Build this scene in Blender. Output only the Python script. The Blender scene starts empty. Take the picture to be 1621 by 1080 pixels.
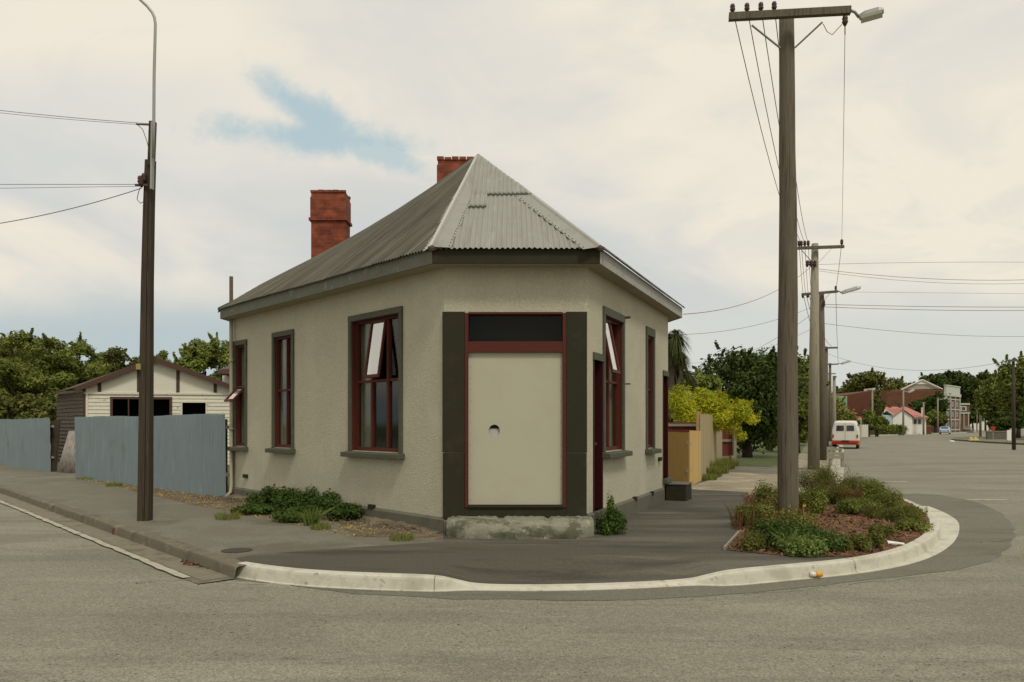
import bpy, math, random
import numpy as np
from mathutils import Vector, Matrix

# ------------------------------------------------------------------ camera, sky, sun, exposure
S = bpy.context.scene
COL = S.collection
F, CX, HZ, EYE = 1233.0, 810.5, 672.0, 1.6        # focal length and horizon of the photograph (px), eye height (m)
cam_d = bpy.data.cameras.new('camera')
cam = bpy.data.objects.new('camera', cam_d); COL.objects.link(cam); S.camera = cam
cam.location = (0, 0, EYE); cam.rotation_euler = (math.radians(90), 0, 0)
cam_d.sensor_width = 36; cam_d.lens = F/1621*36
cam_d.shift_y = (HZ-540)/1621
cam_d.clip_start = 0.1; cam_d.clip_end = 6000

SUN_DIR = Vector((0.30, -0.62, 0.95)).normalized()
SUN_EL = math.asin(SUN_DIR.z); SUN_AZ = math.atan2(SUN_DIR.x, SUN_DIR.y)
W = bpy.data.worlds.new('World'); S.world = W; W.use_nodes = True
def world():
    nt = W.node_tree; nt.nodes.clear(); N = nt.nodes.new; L = nt.links.new
    out = N('ShaderNodeOutputWorld'); bg = N('ShaderNodeBackground'); bg.inputs['Strength'].default_value = 0.092
    L(bg.outputs[0], out.inputs[0])
    sky = N('ShaderNodeTexSky'); sky.sky_type = 'NISHITA'; sky.sun_disc = False
    sky.sun_elevation = SUN_EL; sky.sun_rotation = SUN_AZ; sky.air_density = 1.6; sky.dust_density = 2.5; sky.ozone_density = 1.0
    tc = N('ShaderNodeTexCoord'); sep = N('ShaderNodeSeparateXYZ'); L(tc.outputs['Generated'], sep.inputs[0])
    def M(op, a, b=None, c=None):
        n = N('ShaderNodeMath'); n.operation = op
        for i, v in enumerate((a, b, c)):
            if v is None: continue
            if isinstance(v, (int, float)): n.inputs[i].default_value = v
            else: L(v, n.inputs[i])
        return n.outputs[0]
    def sstep(v, lo, hi):
        n = N('ShaderNodeMapRange'); n.interpolation_type = 'SMOOTHERSTEP'; L(v, n.inputs[0])
        n.inputs[1].default_value = lo; n.inputs[2].default_value = hi; return n.outputs[0]
    def mix(f, a, b):
        n = N('ShaderNodeMix'); n.data_type = 'RGBA'
        if isinstance(f, float): n.inputs[0].default_value = f
        else: L(f, n.inputs[0])
        for s, v in ((6, a), (7, b)):
            if isinstance(v, tuple): n.inputs[s].default_value = (*v, 1)
            else: L(v, n.inputs[s])
        return n.outputs[2]
    # cloud layer: direction stretched flat like a cloud sheet overhead
    zz = M('ADD', M('MAXIMUM', sep.outputs[2], 0.0), 0.22)
    u = M('DIVIDE', sep.outputs[0], zz); v = M('DIVIDE', sep.outputs[1], zz)
    comb = N('ShaderNodeCombineXYZ'); L(u, comb.inputs[0]); L(v, comb.inputs[1]); comb.inputs[2].default_value = 3.7
    def noise(vec, scale, detail, rough, off=(0, 0, 0), dist=0.0):
        mp = N('ShaderNodeMapping'); mp.inputs['Location'].default_value = off; L(vec, mp.inputs[0])
        n = N('ShaderNodeTexNoise'); L(mp.outputs[0], n.inputs['Vector']); n.inputs['Scale'].default_value = scale
        n.inputs['Detail'].default_value = detail; n.inputs['Roughness'].default_value = rough; n.inputs['Distortion'].default_value = dist
        return n.outputs[0]
    n1 = noise(comb.outputs[0], 0.75, 6, 0.5, (0.4, 1.3, 0), 0.5)
    n2 = noise(comb.outputs[0], 2.6, 6, 0.6, (3, 8, 0), 0.8)
    n3 = noise(tc.outputs['Generated'], 3.2, 5, 0.55, (9, 2, 4), 0.6)
    nw = noise(tc.outputs['Generated'], 7.0, 6, 0.62, (1, 5, 2), 1.0)
    nx = noise(tc.outputs['Generated'], 26.0, 7, 0.68, (4, 1, 7), 0.6)
    # cloud brightness: cream with soft grey-blue undersides
    cl = mix(sstep(n1, 0.36, 0.60), (6.0, 6.15, 6.05), (8.7, 7.95, 6.65))
    cl = mix(M('MULTIPLY', sstep(n2, 0.44, 0.70), 0.45), cl, (6.6, 6.55, 6.15))
    # horizon azimuth dependence: greyer, bluer band low down on the left
    az = M('DIVIDE', sep.outputs[0], M('MAXIMUM', sep.outputs[1], 0.05))
    el = M('DIVIDE', sep.outputs[2], M('MAXIMUM', sep.outputs[1], 0.05))
    elw = M('ADD', el, M('MULTIPLY', M('SUBTRACT', n3, 0.5), 0.16))
    low = M('SUBTRACT', 1.0, sstep(elw, 0.09, 0.20))
    lowc = mix(sstep(az, -0.35, 0.25), (4.3, 5.2, 5.55), (6.4, 6.6, 6.2)); cl = mix(M('MULTIPLY', low, 0.9), cl, lowc)
    leftband = M('MULTIPLY', M('SUBTRACT', 1.0, sstep(az, -0.60, -0.12)), M('SUBTRACT', 1.0, sstep(M('ABSOLUTE', M('SUBTRACT', elw, 0.36)), 0.03, 0.14)))
    cl = mix(M('MULTIPLY', leftband, 0.55), cl, (6.3, 6.5, 6.4))
    # openings of clear sky: an elongated gap in the cloud, edges torn by noise
    def gap(ax, ey, sx, sy, rot, soft):
        dx = M('SUBTRACT', az, ax); dy = M('SUBTRACT', el, ey)
        c, s_ = math.cos(rot), math.sin(rot)
        a = M('DIVIDE', M('ADD', M('MULTIPLY', dx, c), M('MULTIPLY', dy, s_)), sx)
        b = M('DIVIDE', M('SUBTRACT', M('MULTIPLY', dy, c), M('MULTIPLY', dx, s_)), sy)
        d = M('ADD', M('SQRT', M('ADD', M('MULTIPLY', a, a), M('MULTIPLY', b, b))), M('ADD', M('MULTIPLY', M('SUBTRACT', nw, 0.5), 1.5), M('MULTIPLY', M('SUBTRACT', nx, 0.5), 1.6)))
        return M('SUBTRACT', 1.0, sstep(d, 1.0-soft, 1.0+soft))
    g = M('MAXIMUM', gap(-0.262, 0.368, 0.125, 0.022, -0.10, 0.8), gap(-0.262, 0.398, 0.075, 0.022, -0.62, 0.85))
    g = M('MAXIMUM', g, M('MULTIPLY', gap(-0.19, 0.355, 0.08, 0.018, -0.35, 0.6), 0.8))
    # clear-sky colour seen through the thin cloud: Nishita veiled with bright mist
    clear = mix(0.80, sky.outputs[0], (4.7, 6.1, 6.4))
    col = mix(M('MULTIPLY', g, 0.95), cl, clear)
    col = mix(0.06, col, sky.outputs[0])
    L(col, bg.inputs['Color'])
world()
sd = bpy.data.lights.new('sun', 'SUN'); sd.energy = 1.5; sd.angle = math.radians(12); sd.color = (1.0, 0.965, 0.86)
so = bpy.data.objects.new('sun', sd); COL.objects.link(so); so.rotation_euler = SUN_DIR.to_track_quat('Z', 'Y').to_euler()
so.location = (0, 0, 30)
S.view_settings.view_transform = 'Standard'; S.view_settings.look = 'None'
S.view_settings.exposure = 0.19; S.view_settings.gamma = 1.0; S.view_settings.use_curve_mapping = False
S.render.engine = 'CYCLES'

random.seed(7)
R = random.Random(11)
NP = np.random.RandomState(5)

# ------------------------------------------------------------------ helpers
def X(px, Z): return (px-CX)/F*Z
def H(py, Z): return EYE+(HZ-py)/F*Z
def G(px, py, z=0.0):
    Z = (EYE-z)*F/(py-HZ); return (X(px, Z), Z)

def tag(o, label=None, cat=None, group=None, kind=None):
    if label: o['label'] = label
    if cat: o['category'] = cat
    if group: o['group'] = group
    if kind: o['kind'] = kind
    return o
def thing(name, loc, label, cat, group=None):
    o = bpy.data.objects.new(name, None); COL.objects.link(o); o.location = loc; o.empty_display_size = 0.2
    return tag(o, label, cat, group)

class MB:
    def __init__(s): s.v = []; s.f = []
    def add(s, vs, fs):
        b = len(s.v); s.v += [tuple(p) for p in vs]; s.f += [tuple(i+b for i in f) for f in fs]
    def quad(s, a, b, c, d): s.add([a, b, c, d], [(0, 1, 2, 3)])
    def hexa(s, p):  # 8 points: bottom 4 ccw, top 4
        s.add(p, [(3, 2, 1, 0), (4, 5, 6, 7), (0, 1, 5, 4), (1, 2, 6, 5), (2, 3, 7, 6), (3, 0, 4, 7)])
    def box(s, x0, x1, y0, y1, z0, z1):
        s.hexa([(x0, y0, z0), (x1, y0, z0), (x1, y1, z0), (x0, y1, z0), (x0, y0, z1), (x1, y0, z1), (x1, y1, z1), (x0, y1, z1)])
    def fbox(s, fr, s0, s1, o0, o1, z0, z1):      # box in a wall frame: s along, o outward
        P = fr.pt; s.hexa([P(s0, o1, z0), P(s1, o1, z0), P(s1, o0, z0), P(s0, o0, z0), P(s0, o1, z1), P(s1, o1, z1), P(s1, o0, z1), P(s0, o0, z1)])
    def bar(s, a, b, w, h=None, up=(0, 0, 1)):
        a = Vector(a); b = Vector(b); d = (b-a).normalized(); h = h or w
        up = Vector(up)
        if abs(d.dot(up)) > 0.98: up = Vector((0, 1, 0))
        sd_ = d.cross(up).normalized(); u2 = sd_.cross(d).normalized()
        q = []
        for c in (a, b):
            for i, j in ((-1, -1), (1, -1), (1, 1), (-1, 1)): q.append(c+sd_*(i*w/2)+u2*(j*h/2))
        s.hexa(q)
    def tube(s, pts, rad, n=8, cap=True):
        pts = [Vector(p) for p in pts]
        if not hasattr(rad, '__len__'): rad = [rad]*len(pts)
        b = len(s.v); prev = None
        for i, p in enumerate(pts):
            d = (pts[min(i+1, len(pts)-1)]-pts[max(i-1, 0)]).normalized()
            ref = Vector((0, 0, 1)) if abs(d.z) < 0.95 else Vector((0, 1, 0))
            if prev is None: a = d.cross(ref).normalized()
            else: a = (prev-d*prev.dot(d)).normalized()
            prev = a; c = d.cross(a)
            for k in range(n):
                t = 2*math.pi*k/n; s.v.append(tuple(p+(a*math.cos(t)+c*math.sin(t))*rad[i]))
        for i in range(len(pts)-1):
            for k in range(n):
                s.f.append((b+i*n+k, b+i*n+(k+1) % n, b+(i+1)*n+(k+1) % n, b+(i+1)*n+k))
        if cap:
            s.f.append(tuple(b+k for k in reversed(range(n)))); e = b+(len(pts)-1)*n; s.f.append(tuple(e+k for k in range(n)))
    def lathe(s, c, prof, n=16):
        s.tube([(c[0], c[1], c[2]+z) for r, z in prof], [max(r, 1e-3) for r, z in prof], n)
    def grid(s, rows):
        b = len(s.v); n = len(rows[0])
        for r in rows: s.v += [tuple(p) for p in r]
        for i in range(len(rows)-1):
            for j in range(n-1): s.f.append((b+i*n+j, b+i*n+j+1, b+(i+1)*n+j+1, b+(i+1)*n+j))
    def poly(s, pts, z):
        s.add([(x, y, z) for x, y in pts], [tuple(range(len(pts)))])
    def prism(s, pts, z0, z1):
        n = len(pts); s.add([(x, y, z0) for x, y in pts]+[(x, y, z1) for x, y in pts],
              [tuple(range(n-1, -1, -1)), tuple(range(n, 2*n))]+[(i, (i+1) % n, n+(i+1) % n, n+i) for i in range(n)])
    def build(s, name, mat, parent=None, smooth=False, loc=None, bevel=0.0):
        v = np.array(s.v, dtype=np.float64)
        if parent is not None:
            off = Vector(parent.location)
            q = parent.parent
            while q: off += q.location; q = q.parent
            off = np.array(off)
        elif loc is not None: off = np.array(loc)
        else: off = np.array([(v[:, 0].min()+v[:, 0].max())/2, (v[:, 1].min()+v[:, 1].max())/2, v[:, 2].min()])
        me = bpy.data.meshes.new(name); me.from_pydata((v-off).tolist(), [], s.f); me.update()
        if mat: me.materials.append(mat)
        if smooth: me.polygons.foreach_set('use_smooth', [True]*len(me.polygons))
        o = bpy.data.objects.new(name, me); COL.objects.link(o)
        if parent is not None: o.parent = parent
        else: o.location = off
        if bevel:
            m = o.modifiers.new('bevel', 'BEVEL'); m.width = bevel; m.segments = 2; m.limit_method = 'ANGLE'
        return o

def arr_obj(name, V, Fq, mat, parent=None, loc=(0, 0, 0)):
    """numpy quads to a mesh object"""
    off = np.array(loc if parent is None else parent.location)
    me = bpy.data.meshes.new(name)
    V = V-off
    me.vertices.add(len(V)); me.vertices.foreach_set('co', V.astype(np.float32).ravel())
    nf, k = Fq.shape
    me.loops.add(nf*k); me.loops.foreach_set('vertex_index', Fq.astype(np.int32).ravel())
    me.polygons.add(nf); me.polygons.foreach_set('loop_start', np.arange(0, nf*k, k, dtype=np.int32)); me.polygons.foreach_set('loop_total', np.full(nf, k, dtype=np.int32))
    me.update(calc_edges=True); me.materials.append(mat)
    o = bpy.data.objects.new(name, me); COL.objects.link(o)
    if parent is not None: o.parent = parent
    else: o.location = loc
    return o

class Frame:
    def __init__(s, o, d, out): s.o = Vector((o[0], o[1], 0)); s.d = Vector((d[0], d[1], 0)).normalized(); s.n = Vector((out[0], out[1], 0)).normalized()
    def pt(s, a, o, z): return s.o+s.d*a+s.n*o+Vector((0, 0, z))
    def at(s, px, o=0.0):
        r = (px-CX)/F; b = s.o+s.n*o
        return (r*b.y-b.x)/(s.d.x-r*s.d.y)
    def z(s, px, py, o=0.0):
        p = s.pt(s.at(px, o), o, 0); return H(py, p.y)

# ------------------------------------------------------------------ materials
MATS = {}
def mat(name, base, rough=0.8, var=0.12, scale=6.0, bump=0.0, bscale=60.0, metal=0.0, spec=0.3, layers=(), stretch=(1, 1, 1), coord='Object', bdist=0.01):
    """base colour with broad and fine variation; layers = (colour, scale, lo, hi, amount[, stretch])"""
    if name in MATS: return MATS[name]
    m = bpy.data.materials.new(name); m.use_nodes = True; nt = m.node_tree; nt.nodes.clear(); N = nt.nodes.new; L = nt.links.new
    out = N('ShaderNodeOutputMaterial'); b = N('ShaderNodeBsdfPrincipled'); L(b.outputs[0], out.inputs[0])
    b.inputs['Roughness'].default_value = rough; b.inputs['Metallic'].default_value = metal; b.inputs['Specular IOR Level'].default_value = spec
    tc = N('ShaderNodeTexCoord')
    def nz(sc, st=(1, 1, 1), det=5, rg=0.6):
        mp = N('ShaderNodeMapping'); mp.inputs['Scale'].default_value = st; L(tc.outputs[coord], mp.inputs[0])
        mp.inputs['Location'].default_value = (sc*1.7 % 3, sc*0.9 % 5, sc*2.3 % 4)
        n = N('ShaderNodeTexNoise'); n.inputs['Scale'].default_value = sc; n.inputs['Detail'].default_value = det; n.inputs['Roughness'].default_value = rg
        L(mp.outputs[0], n.inputs['Vector']); return n.outputs[0]
    def mx(f, a, c):
        n = N('ShaderNodeMix'); n.data_type = 'RGBA'; L(f, n.inputs[0])
        for s_, v in ((6, a), (7, c)):
            if isinstance(v, tuple): n.inputs[s_].default_value = (*v, 1)
            else: L(v, n.inputs[s_])
        return n.outputs[2]
    lo = tuple(c*(1-var) for c in base); hi = tuple(min(1, c*(1+var)) for c in base)
    col = mx(nz(scale, stretch), lo, hi)
    # widen the noise contrast
    for ly in layers:
        c, sc, a0, a1, amt = ly[:5]; st = ly[5] if len(ly) > 5 else (1, 1, 1)
        r = N('ShaderNodeMapRange'); r.interpolation_type = 'SMOOTHSTEP'; L(nz(sc, st), r.inputs[0]); r.inputs[1].default_value = a0; r.inputs[2].default_value = a1; r.inputs[4].default_value = amt
        col = mx(r.outputs[0], col, c)
    L(col, b.inputs['Base Color'])
    if bump:
        bp = N('ShaderNodeBump'); bp.inputs['Strength'].default_value = bump; bp.inputs['Distance'].default_value = bdist
        L(nz(bscale, stretch, 4), bp.inputs['Height']); L(bp.outputs[0], b.inputs['Normal'])
    MATS[name] = m; return m

def leafmat(name, dark, light, trans=0.3, tip=None):
    if name in MATS: return MATS[name]
    m = bpy.data.materials.new(name); m.use_nodes = True; nt = m.node_tree; nt.nodes.clear(); N = nt.nodes.new; L = nt.links.new
    out = N('ShaderNodeOutputMaterial'); df = N('ShaderNodeBsdfPrincipled'); tr = N('ShaderNodeBsdfTranslucent'); ms = N('ShaderNodeMixShader')
    df.inputs['Roughness'].default_value = 0.7; df.inputs['Specular IOR Level'].default_value = 0.08
    ms.inputs[0].default_value = trans; L(df.outputs[0], ms.inputs[1]); L(tr.outputs[0], ms.inputs[2]); L(ms.outputs[0], out.inputs[0])
    g = N('ShaderNodeNewGeometry'); tc = N('ShaderNodeTexCoord'); n = N('ShaderNodeTexNoise'); n.inputs['Scale'].default_value = 1.6; n.inputs['Detail'].default_value = 3
    L(tc.outputs['Object'], n.inputs['Vector'])
    ad = N('ShaderNodeMath'); ad.operation = 'MULTIPLY_ADD'; L(g.outputs['Random Per Island'], ad.inputs[0]); ad.inputs[1].default_value = 0.5
    sb = N('ShaderNodeMapRange'); L(n.outputs[0], sb.inputs[0]); sb.inputs[1].default_value = 0.35; sb.inputs[2].default_value = 0.65; sb.inputs[4].default_value = 0.5
    L(sb.outputs[0], ad.inputs[2])
    cr = N('ShaderNodeValToRGB'); cr.color_ramp.elements[0].color = (*dark, 1); cr.color_ramp.elements[1].color = (*light, 1)
    if tip: e = cr.color_ramp.elements.new(0.93); e.color = (*light, 1); cr.color_ramp.elements[2].color = (*tip, 1)
    L(ad.outputs[0], cr.inputs[0]); L(cr.outputs[0], df.inputs['Base Color']); L(cr.outputs[0], tr.inputs['Color'])
    MATS[name] = m; return m

def brick_mat(name, c1, c2, mortar, sc=4.0):
    if name in MATS: return MATS[name]
    m = mat(name, c1, rough=0.9); nt = m.node_tree; N = nt.nodes.new; L = nt.links.new
    b = [n for n in nt.nodes if n.type == 'BSDF_PRINCIPLED'][0]
    tc = N('ShaderNodeTexCoord'); sp = N('ShaderNodeSeparateXYZ'); L(tc.outputs['Object'], sp.inputs[0])
    ad = N('ShaderNodeMath'); L(sp.outputs[0], ad.inputs[0]); L(sp.outputs[1], ad.inputs[1])
    cb = N('ShaderNodeCombineXYZ'); L(ad.outputs[0], cb.inputs[0]); L(sp.outputs[2], cb.inputs[1])
    br = N('ShaderNodeTexBrick'); L(cb.outputs[0], br.inputs['Vector']); br.inputs['Scale'].default_value = 1.0
    br.inputs['Brick Width'].default_value = 0.24; br.inputs['Row Height'].default_value = 0.086; br.inputs['Mortar Size'].default_value = 0.008
    br.inputs['Color1'].default_value = (*c1, 1); br.inputs['Color2'].default_value = (*c2, 1); br.inputs['Mortar'].default_value = (*mortar, 1); br.inputs['Bias'].default_value = -0.2
    n = N('ShaderNodeTexNoise'); n.inputs['Scale'].default_value = 5; n.inputs['Detail'].default_value = 6; L(tc.outputs['Object'], n.inputs['Vector'])
    mr = N('ShaderNodeMapRange'); L(n.outputs[0], mr.inputs[0]); mr.inputs[1].default_value = 0.3; mr.inputs[2].default_value = 0.7; mr.inputs[3].default_value = 0.6; mr.inputs[4].default_value = 1.3
    mx = N('ShaderNodeMix'); mx.data_type = 'RGBA'; mx.blend_type = 'MULTIPLY'; mx.inputs[0].default_value = 1; L(br.outputs[0], mx.inputs[6]); L(mr.outputs[0], mx.inputs[7])
    L(mx.outputs[2], b.inputs['Base Color'])
    bp = N('ShaderNodeBump'); bp.inputs['Strength'].default_value = 0.6; bp.inputs['Distance'].default_value = 0.01; bp.invert = True; L(br.outputs['Fac'], bp.inputs['Height']); L(bp.outputs[0], b.inputs['Normal'])
    return m

def glass_mat(name, tint=(0.85, 0.88, 0.85), refl=0.055):
    if name in MATS: return MATS[name]
    m = bpy.data.materials.new(name); m.use_nodes = True; nt = m.node_tree; nt.nodes.clear(); N = nt.nodes.new; L = nt.links.new
    out = N('ShaderNodeOutputMaterial'); t = N('ShaderNodeBsdfTransparent'); t.inputs[0].default_value = (*tint, 1)
    g = N('ShaderNodeBsdfGlossy'); g.inputs['Roughness'].default_value = 0.06; g.inputs[0].default_value = (0.9, 0.92, 0.92, 1)
    ge = N('ShaderNodeNewGeometry'); dt = N('ShaderNodeVectorMath'); dt.operation = 'DOT_PRODUCT'; L(ge.outputs['Incoming'], dt.inputs[0]); L(ge.outputs['Normal'], dt.inputs[1])
    def Mt(op, x, y=None):
        n = N('ShaderNodeMath'); n.operation = op
        for i, v in enumerate((x, y)):
            if v is None: continue
            if isinstance(v, float): n.inputs[i].default_value = v
            else: L(v, n.inputs[i])
        return n
    ab = Mt('ABSOLUTE', dt.outputs['Value']); om = Mt('SUBTRACT', 1.0, ab.outputs[0]); pw = Mt('POWER', om.outputs[0], 5.0); ml = Mt('MULTIPLY', pw.outputs[0], 0.9); a = Mt('ADD', ml.outputs[0], float(refl)); a.use_clamp = True
    ms = N('ShaderNodeMixShader'); L(a.outputs[0], ms.inputs[0]); L(t.outputs[0], ms.inputs[1]); L(g.outputs[0], ms.inputs[2]); L(ms.outputs[0], out.inputs[0])
    MATS[name] = m; return m

M_stucco = mat('stucco', (0.480, 0.452, 0.340), 0.95, 0.10, 1.4, bump=0.75, bscale=48, bdist=0.02, spec=0.1,
   layers=[((0.40, 0.36, 0.245), 30, 0.50, 0.66, 0.75), ((0.64, 0.59, 0.43), 36, 0.54, 0.70, 0.7), ((0.36, 0.34, 0.25), 1.6, 0.52, 0.74, 0.25, (3, 3, 0.30)), ((0.58, 0.55, 0.42), 0.9, 0.52, 0.70, 0.35), ((0.27, 0.26, 0.19), 5, 0.62, 0.76, 0.2, (3, 3, 0.12))])
M_board = mat('painted_board', (0.44, 0.418, 0.310), 0.8, 0.04, 2.0, bump=0.12, bscale=90, spec=0.2, layers=[((0.40, 0.36, 0.26), 2.2, 0.5, 0.7, 0.3)])
M_dark = mat('dark_green_paint', (0.030, 0.027, 0.015), 0.7, 0.12, 3, spec=0.15, bump=0.1, bscale=60, layers=[((0.045, 0.042, 0.027), 5, 0.52, 0.7, 0.5)])
M_trim = mat('grey_green_paint', (0.088, 0.088, 0.060), 0.75, spec=.2, var=0.15, scale=4, bump=0.15, bscale=50, layers=[((0.15, 0.15, 0.11), 7, 0.55, 0.7, 0.4)])
M_fascia = mat('weathered_fascia_paint', (0.145, 0.15, 0.11), 0.75, 0.2, 3, bump=0.15, bscale=40, layers=[((0.09, 0.09, 0.065), 5, 0.55, 0.75, 0.6), ((0.30, 0.31, 0.26), 6, 0.58, 0.7, 0.5)])
M_fascia2 = mat('pale_fascia_paint', (0.34, 0.34, 0.30), 0.75, 0.15, 3, layers=[((0.16, 0.155, 0.13), 8, 0.56, 0.7, 0.6, (1, 1, 3)), ((0.45, 0.42, 0.34), 4, 0.56, 0.7, 0.4)])
M_soffit = mat('soffit_paint', (0.33, 0.29, 0.19), 0.85, 0.1, 3)
M_red = mat('red_brown_paint', (0.090, 0.024, 0.015), 0.6, spec=.15, var=0.12, scale=5, bump=0.1, bscale=50, layers=[((0.085, 0.022, 0.016), 6, 0.52, 0.72, 0.5)])
M_darkred = mat('dark_red_door_paint', (0.038, 0.007, 0.006), 0.6, spec=.12, var=0.1, scale=4)
M_plinth = mat('plinth_paint', (0.12, 0.117, 0.083), 0.85, 0.15, 4, bump=0.3, bscale=30, layers=[((0.08, 0.075, 0.055), 3, 0.5, 0.7, 0.5)])
M_stone = mat('mossy_stone', (0.23, 0.225, 0.16), 0.95, 0.2, 4, bump=0.7, bscale=22, bdist=0.02,
   layers=[((0.075, 0.075, 0.045), 2.6, 0.46, 0.60, 0.8, (1, 1, 2.5)), ((0.22, 0.235, 0.155), 4.5, 0.52, 0.64, 0.5), ((0.42, 0.40, 0.31), 8, 0.58, 0.66, 0.6), ((0.06, 0.055, 0.04), 14, 0.60, 0.70, 0.6)])
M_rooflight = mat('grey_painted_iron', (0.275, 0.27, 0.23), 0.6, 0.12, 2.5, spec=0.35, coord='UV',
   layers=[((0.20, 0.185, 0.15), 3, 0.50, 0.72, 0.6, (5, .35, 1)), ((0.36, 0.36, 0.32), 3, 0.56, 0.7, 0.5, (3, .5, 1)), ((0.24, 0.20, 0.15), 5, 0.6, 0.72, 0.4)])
M_roofdark = mat('dark_streaked_iron', (0.095, 0.088, 0.060), 0.7, 0.25, 2.0, spec=0.3, coord='UV',
   layers=[((0.065, 0.06, 0.04), 2.4, 0.46, 0.60, 0.8, (2.2, .12, 1)), ((0.19, 0.18, 0.14), 2.6, 0.56, 0.68, 0.55, (3, .2, 1)), ((0.035, 0.03, 0.022), 9, 0.55, 0.62, 0.75, (1.5, .05, 1)), ((0.16, 0.10, 0.055), 3, 0.62, 0.72, 0.35)])  # side slopes: darker than the front slope, streaked along the sheets
M_roofback = mat('rear_roof_iron', (0.150, 0.145, 0.105), 0.7, 0.25, 2.0, spec=0.3)
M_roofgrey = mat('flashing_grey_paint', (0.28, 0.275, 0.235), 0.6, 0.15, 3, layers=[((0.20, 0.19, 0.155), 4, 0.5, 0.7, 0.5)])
M_caplit = mat('hip_flashing', (0.46, 0.45, 0.40), 0.5, 0.12, 4, layers=[((0.30, 0.28, 0.23), 5, 0.55, 0.7, 0.5)], spec=0.4)  # outer wing of the hips: reflected light put into a paler colour
M_brickch = brick_mat('chimney_brick', (0.27, 0.058, 0.026), (0.17, 0.036, 0.018), (0.15, 0.085, 0.055))
M_glass = glass_mat('window_glass')
M_glasslite = glass_mat('open_window_glass', (0.9, 0.92, 0.92), 0.55)
M_curtain = mat('lace_curtain', (0.42, 0.41, 0.36), 0.95, 0.2, 8, layers=[((0.25, 0.25, 0.22), 14, 0.5, 0.7, 0.5, (1, 1, 0.2))])
M_dim = mat('dim_interior', (0.11, 0.105, 0.075), 0.95)
M_hole = mat('paper_behind_hole', (0.42, 0.41, 0.39), 0.9)
M_pipe = mat('painted_downpipe', (0.40, 0.37, 0.27), 0.7, 0.1, 4)
M_rust = mat('rusty_metal', (0.10, 0.065, 0.045), 0.8, 0.25, 8)
M_wood = mat('weathered_pole_wood', (0.128, 0.106, 0.074), 0.9, 0.35, 7, bump=0.5, bscale=24, stretch=(6, 6, 0.35),
   layers=[((0.055, 0.040, 0.028), 5, 0.52, 0.66, 0.75, (7, 7, 0.25)), ((0.20, 0.17, 0.13), 4, 0.58, 0.7, 0.5, (6, 6, 0.3))])
M_wooddark = mat('tarred_pole_wood', (0.058, 0.043, 0.028), 0.9, 0.35, 7, bump=0.5, bscale=24, stretch=(6, 6, 0.35),
   layers=[((0.025, 0.019, 0.015), 5, 0.5, 0.66, 0.75, (7, 7, 0.25)), ((0.12, 0.095, 0.07), 4, 0.6, 0.7, 0.6, (6, 6, 0.3))])
M_concpole = mat('old_grey_pole_wood', (0.28, 0.25, 0.18), 0.9, 0.25, 7, bump=0.4, bscale=24, stretch=(6, 6, 0.35), layers=[((0.12, 0.10, 0.07), 5, 0.52, 0.68, 0.6, (7, 7, 0.3))])
M_galv = mat('galvanised_steel', (0.33, 0.33, 0.31), 0.5, 0.1, 5, metal=0.3)
M_insul = mat('brown_porcelain', (0.06, 0.03, 0.02), 0.3, 0.1, 5)
M_wire = mat('copper_wire', (0.30, 0.13, 0.06), 0.6, 0.1, 5)
M_wirefar = mat('grey_wire', (0.14, 0.14, 0.14), 0.7, 0.1, 5)
M_fence = mat('blue_grey_iron', (0.200, 0.245, 0.255), 0.75, 0.10, 2.0, spec=0.15, layers=[((0.29, 0.315, 0.31), 3, 0.5, 0.7, 0.45, (3, 3, 0.35)), ((0.12, 0.14, 0.14), 2.2, 0.55, 0.75, 0.5, (4, 4, 0.3)), ((0.13, 0.12, 0.10), 1.2, 0.6, 0.75, 0.35)])
M_fenceold = mat('rusty_sheet_iron', (0.27, 0.26, 0.235), 0.8, 0.15, 3, layers=[((0.22, 0.12, 0.05), 4.0, 0.5, 0.62, 0.85, (4, 4, 0.12)), ((0.13, 0.12, 0.11), 4, 0.55, 0.7, 0.5, (5, 5, 0.2))])
M_white = mat('peeling_white_paint', (0.66, 0.62, 0.50), 0.8, 0.08, 3, bump=0.1, bscale=30, layers=[((0.27, 0.25, 0.20), 4.5, 0.62, 0.66, 0.8, (1, 1, 3)), ((0.48, 0.45, 0.36), 3, 0.5, 0.7, 0.4)])
M_cream = mat('cream_sheet', (0.66, 0.63, 0.52), 0.85, 0.08, 2)
M_oldboard = mat('bare_weatherboard', (0.15, 0.125, 0.095), 0.95, 0.3, 5, bump=0.4, bscale=30, stretch=(1, 1, 5), layers=[((0.04, 0.03, 0.024), 5, 0.5, 0.65, 0.7, (1, 1, 6)), ((0.17, 0.14, 0.11), 5, 0.6, 0.7, 0.5, (1, 1, 6))])
M_brown = mat('brown_barge_paint', (0.080, 0.040, 0.028), 0.7, 0.15, 5)
M_shedroof = mat('shed_roof_iron', (0.095, 0.062, 0.048), 0.8, 0.2, 3)
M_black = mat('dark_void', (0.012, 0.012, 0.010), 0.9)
M_yellowwood = mat('new_plywood', (0.38, 0.235, 0.085), 0.75, 0.10, 3, layers=[((0.30, 0.17, 0.055), 4, 0.5, 0.7, 0.4, (4, 4, 0.3))])
M_palewood = mat('greyed_palings', (0.36, 0.30, 0.18), 0.85, 0.15, 5, stretch=(6, 6, 0.3), layers=[((0.20, 0.16, 0.095), 3.5, 0.52, 0.68, 0.6, (8, 8, 0.2)), ((0.43, 0.28, 0.10), 0.9, 0.5, 0.65, 0.5)])
M_freshwood = mat('fresh_palings', (0.50, 0.34, 0.13), 0.8, 0.12, 5, stretch=(8, 8, 0.3))
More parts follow.
